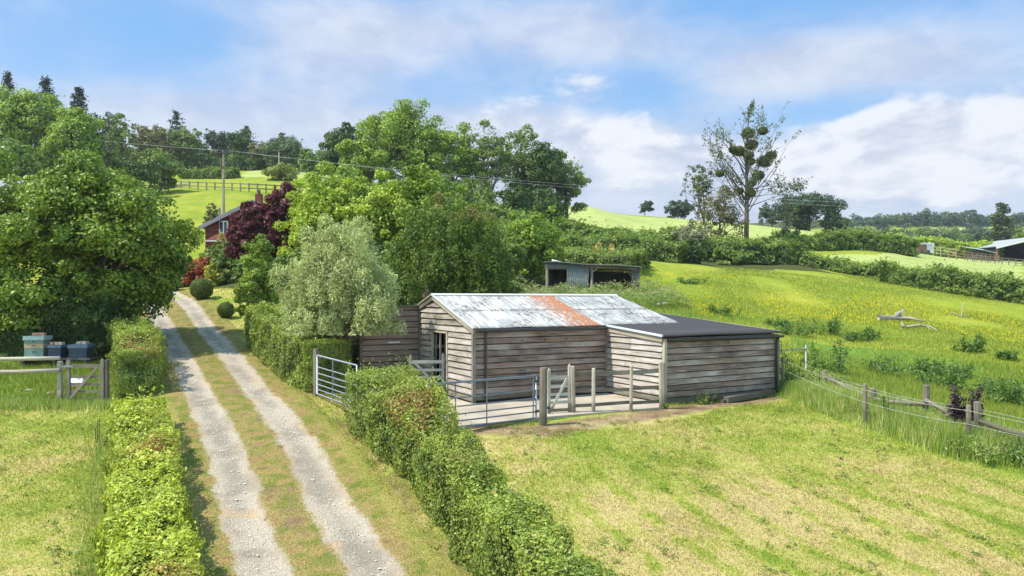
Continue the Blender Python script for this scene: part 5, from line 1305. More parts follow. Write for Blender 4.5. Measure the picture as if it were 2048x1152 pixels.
# field hedges and thickets in the middle distance
def bank(name, label, pts, hw, h, mt, dens, L, seed, cat='hedge', rough=.35, shaggy=.2): return hedge(name, label, [tuple(q) for q in pts], hw, h, mt, dens * 1.9, L, seed=seed, cat=cat, rough=rough, shaggy=shaggy, top_round=.5, hfun=lambda s: .72 + .55 * (vnoise(np.stack([s, 0 * s + seed, 0 * s], 1), .28, seed) - .25) + .3 * (vnoise(np.stack([s, 0 * s, 0 * s + seed], 1), .9, seed) - .5))
W2 = lambda px, Y: (xof(px, Y), Y)
bank('field_hedge', 'tall overgrown hedge below the pale hill field', [W2(975, 82), W2(1120, 80), W2(1260, 78), W2(1400, 78)], 1.6, 2.7, 'leaf_mid', 75, .33, 11)
bank('bramble_thicket', 'bramble thicket spreading behind the tin shelter', [W2(1090, 58), W2(1180, 57), W2(1260, 56)], 2.6, 1.9, 'leaf_nettle', 110, .22, 12, 'thicket')
bank('bramble_thicket', 'darker bramble bank between the shelter thicket and the field hedge', [W2(1130, 68), W2(1250, 67), W2(1350, 66)], 2.2, 1.7, 'leaf_mid', 90, .25, 13, 'thicket')
bank('bramble_thicket', 'green scrub under the left of the hilltop trees above the climber mound', [W2(940, 70), W2(1010, 66), W2(1040, 60)], 2.2, 2.4, 'leaf_mid', 90, .25, 14, 'thicket')
bank('bramble_thicket', 'dark scrub round the foot of the tall poplar', [W2(1345, 74), W2(1420, 73), W2(1500, 73), W2(1560, 74)], 2.2, 2.2, 'leaf_mid', 90, .25, 15, 'thicket')
bank('field_hedge', 'long neat hedge below the crest field on the right', [W2(1560, 98), W2(1680, 99), W2(1815, 101)], 1.5, 2.5, 'leaf_mid', 70, .34, 16)
bank('field_hedge', 'sunlit yellow-green hedge running down to the open barn', [W2(1800, 150), W2(1900, 152), W2(1985, 154)], 2.2, 4.0, 'leaf_lime', 34, .5, 17)
bank('field_hedge', 'low dark hedge between the buttercup meadow and the upper hay field', [W2(1600, 73), W2(1680, 70), W2(1760, 67.5), W2(1850, 64)], 1.0, 1.3, 'leaf_mid', 120, .22, 18)
bank('field_hedge', 'taller dark hedge at the right edge of the buttercup meadow', [W2(1780, 63), W2(1880, 61), W2(1960, 59.5), W2(2070, 57), W2(2200, 54), W2(2450, 48)], 1.3, 1.9, 'leaf_mid', 130, .21, 19)
bank('field_hedge', 'dark hedge across the top of the left hill field', [W2(350, 140), W2(430, 140), W2(520, 138)], 1.5, 2.8, 'leaf_oak', 45, .42, 20)
bank('field_hedge', 'lower broken hedge on the left hill field', [W2(368, 122), W2(420, 122), W2(470, 121)], 1.0, 1.5, 'leaf_mid', 50, .36, 21)
for px, yt, hw, Y, mt, lb, cb_ in (
    (1385, 440, 40, 72, 'leaf_grey', 'grey-leaved willow shrub left of the tall poplar', -.05), (1440, 372, 52, 84, 'leaf_brown', 'dark olive bushy tree at the left of the poplar trunk', -.05),
    (1335, 462, 34, 73, 'leaf_mid', 'green shrub at the left of the grey-leaved willow', -.1), (1515, 480, 40, 76, 'leaf_brown', 'grey-brown shrub in front of the poplar trunk', -.1),
    (1570, 455, 30, 84, 'leaf_oak', 'dark shrub right of the poplar trunk', -.1), (1380, 480, 30, 66, 'leaf_oak', 'dark bush in front of the grey-leaved willow', -.1),
    (1460, 500, 36, 70, 'leaf_mid', 'low green bush in front of the poplar', -.1), (1545, 500, 34, 74, 'leaf_oak', 'dark round bush at the end of the low meadow hedge', -.1)):
    shrub('field_shrub', lb, px, yt, hw, Y, mt, .24, 3600, cb=cb_, ncl=34)
shrub('dead_shrub', 'straw coloured dead shrub on top of the thicket behind the shelter', 1197, 484, 9, 60, 'leaf_straw', .16, 500)
shrub('dead_shrub', 'straw coloured dead stalks to the right of the other dead shrub', 1223, 484, 7, 60, 'leaf_straw', .16, 400)
tree('oak_tree', 'wide spreading oak on the skyline right of the poplar', 1618, 383, 62, 145, 'leaf_far_dark', .5, 7500, ncl=46, rc=.24, cb=.12, depth=.8)
tree('oak_tree', 'lower oak beside the wide spreading skyline oak', 1668, 428, 28, 150, 'leaf_far', .5, 2600, ncl=26, rc=.28, cb=.0)
tree('skyline_bush', 'lone dark bush on the crest of the pale hill field', 1290, 402, 15, 155, 'leaf_far_dark', .42, 900, cat='bush', ncl=16, cb=0)
tree('skyline_bush', 'dark rounded tree on the crest left of the poplar', 1356, 402, 30, 158, 'leaf_far_dark', .45, 2400, cat='tree', ncl=26, cb=0)
tree('skyline_tree', 'open grey tree behind the poplar trunk', 1545, 405, 30, 150, 'leaf_far_dark', .45, 1500, ncl=24, cb=.0)
conifer('fir_tree', 'broad green fir beside the open fronted barn', 2003, 407, 37, 190, 'leaf_fir', .75, 5200, tiers=15, seed=7, cb=.03, taper=.55)
tree('oak_tree', 'bright tree at the right edge of the frame above the open barn', 2050, 448, 18, 185, 'leaf_bright', .6, 1600, ncl=20, cb=0)

# tall thin poplar with mistletoe
def poplar():
    Y = 85; X = xof(1492, Y); zg = gz(X, Y); H = zof(185, Y) - zg; g = np.random.default_rng(77)
    root = thing('poplar_tree', 'tall sparse poplar dotted with mistletoe balls above the meadow', 'tree', (X, Y, zg)); k = MB(); P = []
    m_ = F / Y
    trunk = [(0, 0, -.4), (.1, 0, H * .3), (.05, 0, H * .55), (.25, 0, H * .8), (.3, 0, H * .92)]
    k.tube(trunk, [.34, .25, .15, .06, .02], 8)
    def tp_(f):
        z = H * f; zs = [q[2] for q in trunk]; return np.array([np.interp(z, zs, [q[0] for q in trunk]), 0, z])
    for i in range(48):
        dd = sph(g, 1)[0]; dd[2] = dd[2] * .8 + .12; q = g.uniform(.72, 1.0)
        low = i % 9 == 0
        e = np.array([.15 + dd[0] * 5.0 * q, dd[1] * 4.2 * q, H * (.63 + .365 * dd[2] * q)])
        hd = math.hypot(e[0], e[1])
        if e[2] > H * .78: e[0] = .25 + (e[0] - .25) * .78
        if low: e = np.array([math.copysign(g.uniform(3.5, 5.8), dd[0]), dd[1] * 3, H * g.uniform(.36, .5)])
        s = tp_(np.clip((e[2] - hd * (g.uniform(1.1, 1.9) if not low else .45)) / H, .22, .93))
        ln = np.linalg.norm(e - s); d = (e - s) / ln; r0 = .035 + .012 * ln ** .7
        limb(k, s, e, r0 * .8, .012, g, .06, 5, 5)
        for j in range(9):
            t_ = g.uniform(.5, 1.05); b = s + (e - s) * t_ + np.array([0, 0, .03 * ln]); q2 = b + (d * .5 + g.normal(0, .5, 3) + np.array([0, 0, .45])) * min(ln, 4) * .27
            limb(k, b, q2, .011, .005, g, .05, 4, 2)
            nl = g.integers(6, 13); tt = g.uniform(.4, 1.15, nl)[:, None]
            P.append(b + (q2 - b) * tt + g.normal(0, .10, (nl, 3)))
        P.append(e + g.normal(0, .18, (4, 3)))
    P = np.concatenate(P); o = k.build('trunk', M['bark']); o.parent = root
    leaf_obj('crown', P + np.array([X, Y, zg]), unit(g.normal(0, 1, P.shape)), .20 * g.uniform(.6, 1.3, len(P)), 'leaf_poplar', g, root, aspect=.85)
    for px, py, rr in ((1494, 268, 13), (1502, 290, 12), (1524, 263, 9), (1478, 302, 12), (1495, 312, 10), (1465, 300, 8), (1530, 322, 15), (1540, 312, 10), (1438, 348, 8), (1500, 324, 8), (1515, 352, 11), (1498, 388, 10), (1478, 382, 8)):
        c = np.array([xof(px, Y) - X, g.uniform(-.5, .3), zof(py, Y) - zg]); d = sph(g, 1500); r = rr / m_ * .98
        Q_ = c + d * (r * (.55 + .5 * g.uniform(0, 1, 1500)))[:, None] * np.array([1.1, 1, .9])
        leaf_obj('mistletoe', Q_ + np.array([X, Y, zg]), d, (.17) * g.uniform(.6, 1.2, 1500), 'leaf_mistletoe', g, root, aspect=.8)
        f = np.clip(c[2] / H - .08, .2, .9); k = MB(); limb(k, tp_(f), c, .05, .03, g, .04, 4, 3); o = k.build('limb', M['bark']); o.parent = root
poplar()
tree('poplar_sapling', 'smaller thin poplar leaning left of the tall one', 1405, 322, 34, 86, 'leaf_poplar', .24, 1500, ncl=40, rc=.16, cb=.35, limbs=40, trunk_r=.12, lean=-.3)
tree('poplar_sapling', 'spindly side tree with few leaves right of the tall poplar', 1575, 345, 40, 85, 'leaf_poplar', .22, 420, ncl=26, rc=.16, cb=.2, limbs=26, trunk_r=.09)

# ================================================================ weeds
def weed(label, px, py, h, r, mt='leaf_lush', n=620, L=.18, name='weed_clump', cat='weeds', group=None, dead=False):
    p = hit(px, py); g = np.random.default_rng(px * 7 + py); m_ = 12 if r > .15 else 3
    root = thing(name, label, cat, tuple(p), group)
    cx = g.normal(0, r * .45, m_); cy = g.normal(0, r * .35, m_); ch = h * g.uniform(.5, 1.05, m_)
    i = g.integers(0, m_, n); f = g.uniform(.05, 1, n) ** .8
    Pn = np.stack([p.x + cx[i] + g.normal(0, .13 * r, n) + cx[i] * f * .4, p.y + cy[i] + g.normal(0, .13 * r, n), p.z + ch[i] * f], 1)
    leaf_obj('foliage', Pn, unit(np.stack([cx[i], cy[i], .5 + 0 * f], 1) + g.normal(0, .3, (n, 3))), L * (1.2 - .6 * f) * g.uniform(.6, 1.3, n), mt, g, root, aspect=.4)
    k = MB()
    for j in range(m_): k.tube([(cx[j], cy[j], -.05), (cx[j] * 1.4, cy[j], ch[j])], [.012, .006], 4)
    o = k.build('stems', M['twig']); o.parent = root
    return root
for px, py, h, r, lb in ((1655, 668, .85, .65, 'tall dark dock clump in the meadow beyond the black roof'), (1738, 678, .5, .4, 'lower dark weed clump right of the tall dock clump'), (1700, 680, .4, .7, 'sprawling weeds between the two dark clumps'), (1590, 670, .5, .9, 'broad weeds just above the corner of the black roof'),
     (1560, 655, .45, .7, 'small weed patch left of the broad weeds above the black roof'), (1440, 630, .5, .6, 'weed tuft above the middle of the black roof'), (1945, 705, .75, .5, 'lone thistle clump in the right of the meadow'), (1790, 755, .7, 1.2, 'wide dark nettle patch beyond the electric fence'),
     (1850, 748, .5, .4, 'small dark weed right of the wide nettle patch'), (1915, 755, .55, .6, 'weed clump below the lone thistle clump'), (1885, 778, .6, .7, 'broad-leaved weeds beyond the dark dead shrub'), (1980, 790, .5, .8, 'spreading weeds near the right edge beyond the old fence'), (2030, 815, .8, .6, 'tall weeds at the right edge beyond the old fence'),
     (1670, 745, .95, .7, 'tall weeds with pale stems just beyond the galvanised upright'), (2015, 720, .35, .35, 'little weed tuft at the right of the meadow'), (1380, 568, .4, .8, 'thin dark rushes in the upper meadow right of the shelter')):
    weed(lb, px, py, h * 1.25, r * 1.2)
weed('bushy weeds against the end wall of the black roofed extension', 1578, 765, 1.5, .75, 'leaf_mid', 900, .13)
weed('trailing green weeds behind the short post near the extension', 1620, 775, .7, .9, 'leaf_nettle', 700, .12)
weed('feathery green weeds right of the middle fence post', 1775, 845, .75, .45, 'leaf_mid', 700, .09)
weed('brambly weeds at the foot of the fence post by the dark shrub', 1985, 915, .6, .8, 'leaf_nettle', 900, .11)
weed('leafy weeds at the right edge below the electric rope', 2040, 930, .6, .6, 'leaf_lush', 700, .12)
weed('dark-leaved dead shrub wrapped round an old post by the electric fence', 1932, 878, 1.35, .42, 'leaf_dead', 2600, .15, 'dead_shrub', 'shrub')
weed('small weeds growing at the foot of the extension boards', 1405, 808, .35, .25, 'leaf_mid', 200, .08)
weed('weeds at the foot of the corner post of the extension', 1335, 818, .2, .15, 'leaf_mid', 120, .07)
weed('fresh shoots rising above the far end of the long clipped hedge', 806, 830, 1.75, .22, 'leaf_hedge_lime', 260, .09, 'hedge_shoots', 'shoots')
def shoots(label, x, y, h, r, n):
    g = np.random.default_rng(int(x * 1000) % 9999); z0 = gz(x, y); root = thing('hedge_shoots', label, 'shoots', (x, y, z0), None)
    a = g.uniform(0, 1, (16, 2)) * r - r / 2; i = g.integers(0, 16, n); f = g.uniform(.2, 1, n)
    hh = h * (.75 + .25 * g.uniform(0, 1, 16))
    Pn = np.stack([x + a[i, 0] + g.normal(0, .06, n), y + a[i, 1] + g.normal(0, .06, n), z0 + hh[i] * f], 1)
    leaf_obj('foliage', Pn, unit(g.normal(0, 1, (n, 3)) + np.array([0, -.3, .8])), .07 * g.uniform(.6, 1.3, n), 'leaf_hedge_lime', g, root)
    k = MB()
    for j in range(16): k.tube([(a[j, 0], a[j, 1], .1), (a[j, 0], a[j, 1], hh[j])], [.01, .005], 4)
    o = k.build('stems', M['twig']); o.parent = root
shoots('leafy shoots growing up through the left end of the yard gate', -1.92, 16.2, 1.75, .6, 1500)
weed('tall thin weed standing in the left lawn beside the leaning stake', 193, 885, .6, .08, 'leaf_nettle', 60, .06)
g = np.random.default_rng(21); N = 15000
def stuffbank(name, label, poly, n, h, mt, L, seed, cat):
    g = np.random.default_rng(seed); xs = [p[0] for p in poly]; ys = [p[1] for p in poly]
    x = g.uniform(min(xs), max(xs), n); y = g.uniform(min(ys), max(ys), n); ok = inpoly(x, y, poly); x, y = x[ok], y[ok]
    cl_ = vnoise(xy0(x, y), 1.0, seed); f = g.uniform(0, 1, len(x)) ** .7
    Pn = np.stack([x, y, gzt(x, y) + f * h * (.45 + .9 * cl_)], 1)
    tint = ((f > .85) & (g.uniform(0, 1, len(x)) < .35)).astype(float)
    V_, F_ = leaf_quads(Pn, unit(np.stack([0*x, 0*x - .4, 1 + 0*x], 1)), L * g.uniform(.6, 1.3, len(x)), g, aspect=.45)
    return tag(link_mesh(name, fast_mesh(name, V_, F_, rnd=g.uniform(0, 1, len(x)), tint=tint), M[mt]), label, cat, kind='stuff')
stuffbank('nettle_bank', 'mixed nettles and long weeds in front of the tin shelter', [(-2, 34), (3.2, 34.5), (4.8, 38), (7.5, 38.5), (10.2, 40), (9.5, 45), (6, 45.2), (3, 45.2), (-1, 44)], 30000, .95, 'leaf_nettle', .14, 22, 'weeds')
stuffbank('fence_weeds', 'tangled leafy weeds in the long grass along the electric fence', [tuple(hit(*q)[:2]) for q in ((1590, 780), (1660, 770), (1760, 805), (1900, 850), (2045, 880), (2045, 945), (1880, 885), (1700, 838))], 9000, .45, 'leaf_nettle', .09, 23, 'weeds')
k = MB(); p = hit(1322, 612); k.bar(p + Vector((-.25, 0, .1)), p + Vector((.3, .1, .18)), .3, .06); tag(k.build('metal_sheet', M['white_paint']), 'scrap of white sheet lying in the grass above the barn roof end', 'scrap sheet')

# low rosettes and clover tufts in the mown lawn
g = np.random.default_rng(91); NC = 900
y = 10 * (20 / 10) ** g.uniform(0, 1, NC); x = g.uniform(-.75, .78, NC) * y
ok = inpoly(x, y, lawn_poly) & (drive_dist(x, y) > 1.9) & ~inpoly(x, y, slab_poly) & (vnoise(xy0(x, y), .6, 61) > .45); x, y = x[ok], y[ok]
k_ = np.repeat(np.arange(len(x)), 22); r_ = np.abs(g.normal(0, 1, len(k_))) * (.05 + .13 * g.uniform(0, 1, len(x)))[k_]; a_ = g.uniform(0, 2 * np.pi, len(k_))
X_ = x[k_] + np.cos(a_) * r_; Y_ = y[k_] + np.sin(a_) * r_; Pn = np.stack([X_, Y_, gzt(X_, Y_) + .03 + .03 * g.uniform(0, 1, len(k_))], 1)
V_, F_ = leaf_quads(Pn, np.tile([0, 0, 1.0], (len(Pn), 1)), .05 * g.uniform(.6, 1.5, len(Pn)), g, aspect=.5)
tag(link_mesh('lawn_weeds', fast_mesh('lawn_weeds', V_, F_, rnd=g.uniform(0, 1, len(Pn)), tint=np.zeros(len(Pn))), M['leaf_hedge']), 'low green clover and plantain tufts scattered through the mown lawn', 'weeds', kind='stuff')
# ================================================================ tin shelter in the field
YS = 46.0
sh = thing('field_shelter', 'old open-fronted tin shelter with grey-green corrugated front panel in the field', 'shed', (xof(1180, YS), YS, gz(xof(1180, YS), YS)))
SD = Vector((.985, -.17, 0)); SB = Vector((.17, .985, 0))            # along the front, towards the back
s_o = Vector((xof(1094, YS), YS, 0)); zg = 3.15
def SP(a, b, z): return s_o + SD * a + SB * b + Vector((0, 0, z))
WS = 5.75
def ztop(a): return zof(526, YS) - .0 - (.34 * a / WS)
def tinwall(name, m_, pts, nsub, period=.13, amp=.028, slant=0.0):
    """pts: a0, a1, z0, z1(a) on the plane b: vertical corrugations"""
    a0, a1, b0, b1, z0f, z1f = pts; n = max(6, int((math.hypot(a1 - a0, b1 - b0)) / period * 6)); V = []; UV = []; Ln = math.hypot(a1-a0, b1-b0)
    nx_ = Vector((SD.y * 1, -SD.x, 0)) if abs(a1 - a0) > abs(b1 - b0) else SD
    for j in (0, 1):
        for i in range(n + 1):
            f = i / n; a = a0 + (a1 - a0) * f; b = b0 + (b1 - b0) * f; z = z1f(a) if j else z0f
            q = SP(a + slant * (0 if j else 1) * f, b, z) + nx_ * amp * math.sin(2 * math.pi * f * Ln / period); V.append(tuple(q)); UV.append((f * Ln, z))
    Fq = [(i, i+1, n+2+i, n+1+i) for i in range(n)]
    o = link_mesh(name, fast_mesh(name, np.array(V), np.array(Fq), smooth=True, uv=np.array(UV)), M[m_], sh)
    s = o.modifiers.new('sheet', 'SOLIDIFY'); s.thickness = .012; return o
sp = F / YS
aL = lambda px: (px - 1094) / sp / .985
tinwall('front_panel', 'tin_green', (aL(1090), aL(1133), 0, 0, zof(539, YS), ztop), 1)
tinwall('front_panel', 'tin_green', (aL(1133), aL(1178), -.02, -.02, zg - .1, ztop), 1, slant=-.22)
tinwall('back_wall', 'tin_dark', (0, WS, 3.4, 3.4, zg, lambda a: ztop(a) - .25), 1)
tinwall('side_wall', 'tin_dark', (0, 0, .05, 3.4, zg, lambda a: ztop(0) - .1), 1)
tinwall('side_wall', 'tin_dark', (WS, WS, .05, 3.4, zg, lambda a: ztop(WS) - .1), 1)
tinwall('front_panel', 'tin_dark', (aL(1258), aL(1273), 0, 0, zg, ztop), 1, slant=.12)
for px in (1094, 1182, 1266):
    k = MB(); k.tube([SP(aL(px), .05, zg - .5), SP(aL(px), .05, ztop(aL(px)) - .05)], [.09, .085], 8); k.build('post', M['timber_pale' if px < 1200 else 'timber'], sh)
k = MB(); k.bar(SP(aL(1178), -.03, ztop(aL(1178)) - .12), SP(WS, -.03, ztop(WS) - .10), .08, .13); k.build('beam', M['timber'], sh)
k = MB(); k.bar(SP(aL(1183), -.05, ztop(2.7) - .45), SP(aL(1196), -.05, ztop(2.9) - .10), .05, .06); k.bar(SP(aL(1248), .3, ztop(4.6) - .1), SP(aL(1262), .2, ztop(5) - .85), .035, .05); k.build('brace', M['timber_pale'], sh)
k = MB(); k.bar(SP(0, 3.3, zg + .75), SP(WS, 3.3, zg + .75), .05, .12); k.build('back_rail', M['timber_dark'], sh)
V = []; UV = []; n = 260
for j, b in enumerate((-.35, 1.6, 3.6)):
    for i in range(n + 1):
        a = -.22 + (WS + .5) * i / n; q = SP(a, b, ztop(a) + .05 - .06 * b + .03 * math.sin(a * 1.7)) + Vector((0, 0, .022 * math.sin(2 * math.pi * a / .15))); V.append(tuple(q)); UV.append((a, b))
Fq = [(j*(n+1)+i, j*(n+1)+i+1, (j+1)*(n+1)+i+1, (j+1)*(n+1)+i) for j in (0, 1) for i in range(n)]
o = link_mesh('roof', fast_mesh('roof', np.array(V), np.array(Fq), smooth=True, uv=np.array(UV)), M['tin_roof'], sh); s = o.modifiers.new('sheet', 'SOLIDIFY'); s.thickness = .02
k = MB(); k.add([SP(.35, -.42, ztop(0) + .10), SP(.75, -.40, ztop(0) + .09), SP(1.0, .4, ztop(0) + .06), SP(.3, .2, ztop(0) + .26)], [(0, 1, 2, 3)]); o = k.build('loose_sheet', M['flash'], sh); s = o.modifiers.new('sheet', 'SOLIDIFY'); s.thickness = .012

# ================================================================ red house at the end of the drive
YH = 50.0
hs = thing('red_house', 'red clad house with white windows half hidden by the purple tree', 'house', (xof(430, YH), YH, gz(xof(430, YH), YH)))
hx0 = xof(411, YH); zb = 5.0; ze = zof(452, YH); zr = zof(404, YH); hxm = hx0 + 3.4; hx1 = hx0 + 6.8
k = MB(); z = zb
while z < zr - .1:
    za = min(z + .15, zr); xl = hx0 if z < ze else hx0 + (z - ze) / (zr - ze) * 3.4; xr = hx1 if z < ze else hx1 - (z - ze) / (zr - ze) * 3.4
    k.bar((xl, YH + .0, (z + za) / 2), (xr, YH + .0, (z + za) / 2), .05, .145, up=(0, -.25, 1)); z = za
k.build('wall', M['cladding'], hs)
k = MB(); z = zb
while z < ze: k.bar((hx0, YH + .06, z + .075), (hx0, YH + 8, z + .075), .05, .145); z += .15
k.build('wall', M['cladding'], hs)
k = MB(); k.add([(hx0 + .05, YH + .05, zb - 1), (hx1, YH + .05, zb - 1), (hx1, YH + .05, ze), (hxm, YH + .05, zr), (hx0 + .05, YH + .05, ze)], [(0, 1, 2, 3, 4)]); k.build('lining', M['dark_inside'], hs)
for sgn, xe in ((-1, hx0 - .35), (1, hx1 + .35)):
    k = MB(); sl = (zr - ze) / 3.4; zl = ze - .35 * sl
    a, b, c, d = Vector((hxm, YH - .35, zr + .06)), Vector((xe, YH - .35, zl + .06)), Vector((xe, YH + 8.2, zl + .06)), Vector((hxm, YH + 8.2, zr + .06))
    k.add([a, b, c, d], [(0, 1, 2, 3)]); o = k.build('roof', M['slate'], hs); s = o.modifiers.new('slab', 'SOLIDIFY'); s.thickness = .12; s.offset = 0
    k = MB(); k.bar((hxm, YH - .37, zr - .06), (xe, YH - .37, zl - .06), .03, .2); k.build('bargeboard', M['slate'], hs)
for px0, px1, y0, y1 in ((440, 456, 443, 466), (470, 486, 443, 466)):
    k = MB(); x0, x1, z0, z1 = xof(px0, YH), xof(px1, YH), zof(y1, YH), zof(y0, YH)
    for xx in (x0, (x0 + x1) / 2, x1): k.bar((xx, YH - .07, z0), (xx, YH - .07, z1), .07, .07, up=(0, 1, 0))
    for zz in (z0, z1): k.bar((x0, YH - .075, zz), (x1, YH - .075, zz), .08, .08)
    w_ = k.build('window', M['white_paint'], hs)
    k = MB(); k.box(((x0 + x1) / 2, YH - .04, (z0 + z1) / 2), ((x1 - x0) / 2, 0, 0), (0, .01, 0), (0, 0, (z1 - z0) / 2)); k.build('pane', M['glass'], w_)
k = MB(); k.add([(xof(425, YH), YH - 1.3, zof(484, YH)), (xof(500, YH), YH - 1.3, zof(484, YH)), (xof(500, YH), YH - .03, zof(465, YH)), (xof(440, YH), YH - .03, zof(465, YH))], [(0, 1, 2, 3)]); o = k.build('porch_roof', M['cladding'], hs); s = o.modifiers.new('slab', 'SOLIDIFY'); s.thickness = .1
k = MB(); k.bar((xof(425, YH), YH - 1.33, zof(485, YH)), (xof(500, YH), YH - 1.33, zof(485, YH)), .03, .06); k.build('fascia', M['white_paint'], o)
k = MB(); k.tube([(xof(441, YH), YH - .15, ze - .2), (xof(441, YH), YH - .15, zof(417, YH))], .07, 8, dome=.06); k.build('flue', M['black_pipe'], hs, True)
k = MB(); zc = zof(388, YH + 3); k.box((xof(518, YH + 3), YH + 3, zc - .9), (.22, 0, 0), (0, .22, 0), (0, 0, .9)); k.build('chimney', M['cladding'], hs)
k = MB(); k.tube([(xof(518, YH + 3), YH + 3, zc), (xof(518, YH + 3), YH + 3, zc + .3)], [.13, .11], 8); k.build('chimney_pot', M['black_pipe'], hs)

# grey roofed cottage at the left edge
YG = 58.0
gh = thing('grey_cottage', 'grey slate roofed cottage at the left edge behind the big tree', 'house', (xof(-40, YG), YG, gz(xof(-40, YG), YG)))
x0, x1 = xof(-190, YG), xof(6, YG); zr = zof(352, YG); ze = zof(394, YG); zb = gz(xof(-40, YG), YG) - .5
k = MB(); k.box(((x0 + x1) / 2, YG + 2.5, (zb + ze) / 2), ((x1 - x0) / 2 - .2, 0, 0), (0, 2.4, 0), (0, 0, (ze - zb) / 2)); k.build('wall', M['stone'], gh)
for y0, y1 in ((YG - .3, YG + 2.5), (YG + 5.3, YG + 2.5)):
    k = MB(); k.add([(x0, y0, ze), (x1, y0, ze), (x1, y1, zr), (x0, y1, zr)], [(0, 1, 2, 3)]); o = k.build('roof', M['slate'], gh); s = o.modifiers.new('slab', 'SOLIDIFY'); s.thickness = .12
k = MB(); k.add([(x1 - .2, YG + .1, ze - .05), (x1 - .2, YG + 4.9, ze - .05), (x1 - .2, YG + 2.5, zr - .1)], [(0, 1, 2)]); k.build('gable', M['stone'], gh)

# ================================================================ power line
def pole(label, px, Y, ytop, arm=True):
    X = xof(px, Y); z0 = gz(X, Y); z1 = zof(ytop, Y); root = thing('power_pole', label, 'pole', (X, Y, z0))
    k = MB(); k.tube([(X, Y, z0 - .5), (X, Y, z1)], [.15, .11], 9); k.build('post', M['timber'], root, True)
    k = MB(); k.bar((X - .85, Y - .1, z1 - .15), (X + .85, Y - .1, z1 - .15), .09, .09); k.build('crossarm', M['timber_dark'], root)
    for dx in (-.75, 0, .75):
        k = MB(); k.tube([(X + dx, Y - .1, z1 - .1), (X + dx, Y - .1, z1 + .1)], [.05, .04], 7); k.build('insulator', M['ceramic'], root, True)
    if arm:
        k = MB(); k.bar((X - .7, Y - .12, z1 - 1.6), (X + .5, Y - .12, z1 - 1.6), .08, .08); k.build('stay_arm', M['timber_dark'], root)
    return Vector((X, Y - .1, z1 + .1))
p1 = pole('wooden power pole with crossarm behind the red house', 447, 74, 303)
p2 = pole('farther small power pole on the hill by the olive bush', 558, 126, 300, False)
pr = Vector(at(2120, 424, 62)); pl_ = Vector(at(-60, 245, 150))
kx = MB(); zg = gz(pr.x, pr.y); root = thing('power_pole', 'wooden power pole just beyond the right edge of the view', 'pole', (pr.x, pr.y, zg))
kx.tube([(pr.x, pr.y, zg - .5), tuple(pr + Vector((0, 0, .2)))], [.15, .11], 9); kx.build('post', M['timber'], root, True)
def wire(label, a, b, sag, r=.0075):
    k = MB(); k.tube(sagline(a, b, sag, 28), r, 5); return tag(k.build('power_wire', M['wire'], None, True), label, 'wire')
GW = 'power wires crossing the view'
wire('pale power wire from the near pole across the whole view to the right', p1, pr + Vector((0, 0, .0)), .85)
wire('second pale power wire running just beside the long one to the right', p1 + Vector((.75, 0, 0)), pr + Vector((.2, .6, -.25)), 1.0)
wire('pale power wire running left from the near pole over the big tree', p1 + Vector((-.75, 0, 0)), pl_, .5)
wire('second pale power wire running left from the near pole', p1, pl_ + Vector((.3, .8, .3)), .7)
wire('thin pale power wire linking the near pole to the farther pole', p1 + Vector((.75, 0, 0)), p2, .4)
q = p1.lerp(pr, .948) - Vector((0, 0, .85 * 4 * .948 * .052))
k = MB(); k.tube([q + Vector((0, 0, -.28)), q + Vector((0, 0, 0)), q + Vector((0, 0, .28))], [.10, .20, .08], 8); tag(k.build('wire_insulator', M['ceramic'], None, True), 'dark insulator hanging on the wires near the right edge', 'insulator')

# hill field rails
hf = thing('hill_fence', 'dark post-and-rail fence across the left hill field', 'fence', tuple(hit(450, 384)))
pts = [hit(px, 377 + (px - 355) * .045) for px in range(345, 640, 17)]
for p in pts:
    k = MB(); k.bar(p - Vector((0, 0, .3)), p + Vector((0, 0, 1.15)), .15, .12, up=(0, 1, 0)); k.build('post', M['timber'], hf)
for f in (.45, 1.0):
    k = MB()
    for a, b in zip(pts[:-1], pts[1:]): k.bar(a + Vector((0, -.1, f)), b + Vector((0, -.1, f)), .05, .14)
    k.build('rail', M['timber'], hf)

# ================================================================ open farm barn and yard on the right
YB = 145.0
fb = thing('open_barn', 'dark open-fronted farm barn with white edged roof at the right edge', 'barn', (xof(2050, YB), YB, gz(xof(2050, YB), YB)))
def BP(px, py, dy=0): return Vector((xof(px, YB), YB + dy, zof(py, YB)))
bl, br = xof(1992, YB), xof(2150, YB); bm_ = (bl + br) / 2; zE, zA, zB = zof(494, YB), zof(474, YB), zof(524, YB) - .5
for sgn, xe in ((-1, bl - .4), (1, br + .4)):
    k = MB(); k.add([(bm_, YB - .6, zA), (xe, YB - .6, zE), (xe, YB + 14, zE), (bm_, YB + 14, zA)], [(0, 1, 2, 3)]); o = k.build('roof', M['tin_roof'], fb); s = o.modifiers.new('sheet', 'SOLIDIFY'); s.thickness = .15
    k = MB(); k.bar((bm_, YB - .65, zA - .15), (xe, YB - .65, zE - .15), .06, .5); k.build('fascia', M['white_paint'], fb)
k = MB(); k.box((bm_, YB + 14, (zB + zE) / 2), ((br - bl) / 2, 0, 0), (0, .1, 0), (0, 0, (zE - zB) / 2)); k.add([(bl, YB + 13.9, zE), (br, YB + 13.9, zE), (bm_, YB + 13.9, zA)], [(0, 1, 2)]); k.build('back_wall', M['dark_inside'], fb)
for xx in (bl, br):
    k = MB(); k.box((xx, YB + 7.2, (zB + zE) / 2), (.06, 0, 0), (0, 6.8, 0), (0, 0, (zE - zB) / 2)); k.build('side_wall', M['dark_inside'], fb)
for xx, m_ in ((bl + .2, 'rusty'), (bl + 6, 'rusty'), (br - .2, 'rusty')):
    k = MB(); k.bar((xx, YB, zB), (xx, YB, zE + .2), .3, .3, up=(0, 1, 0)); k.build('stanchion', M[m_], fb)
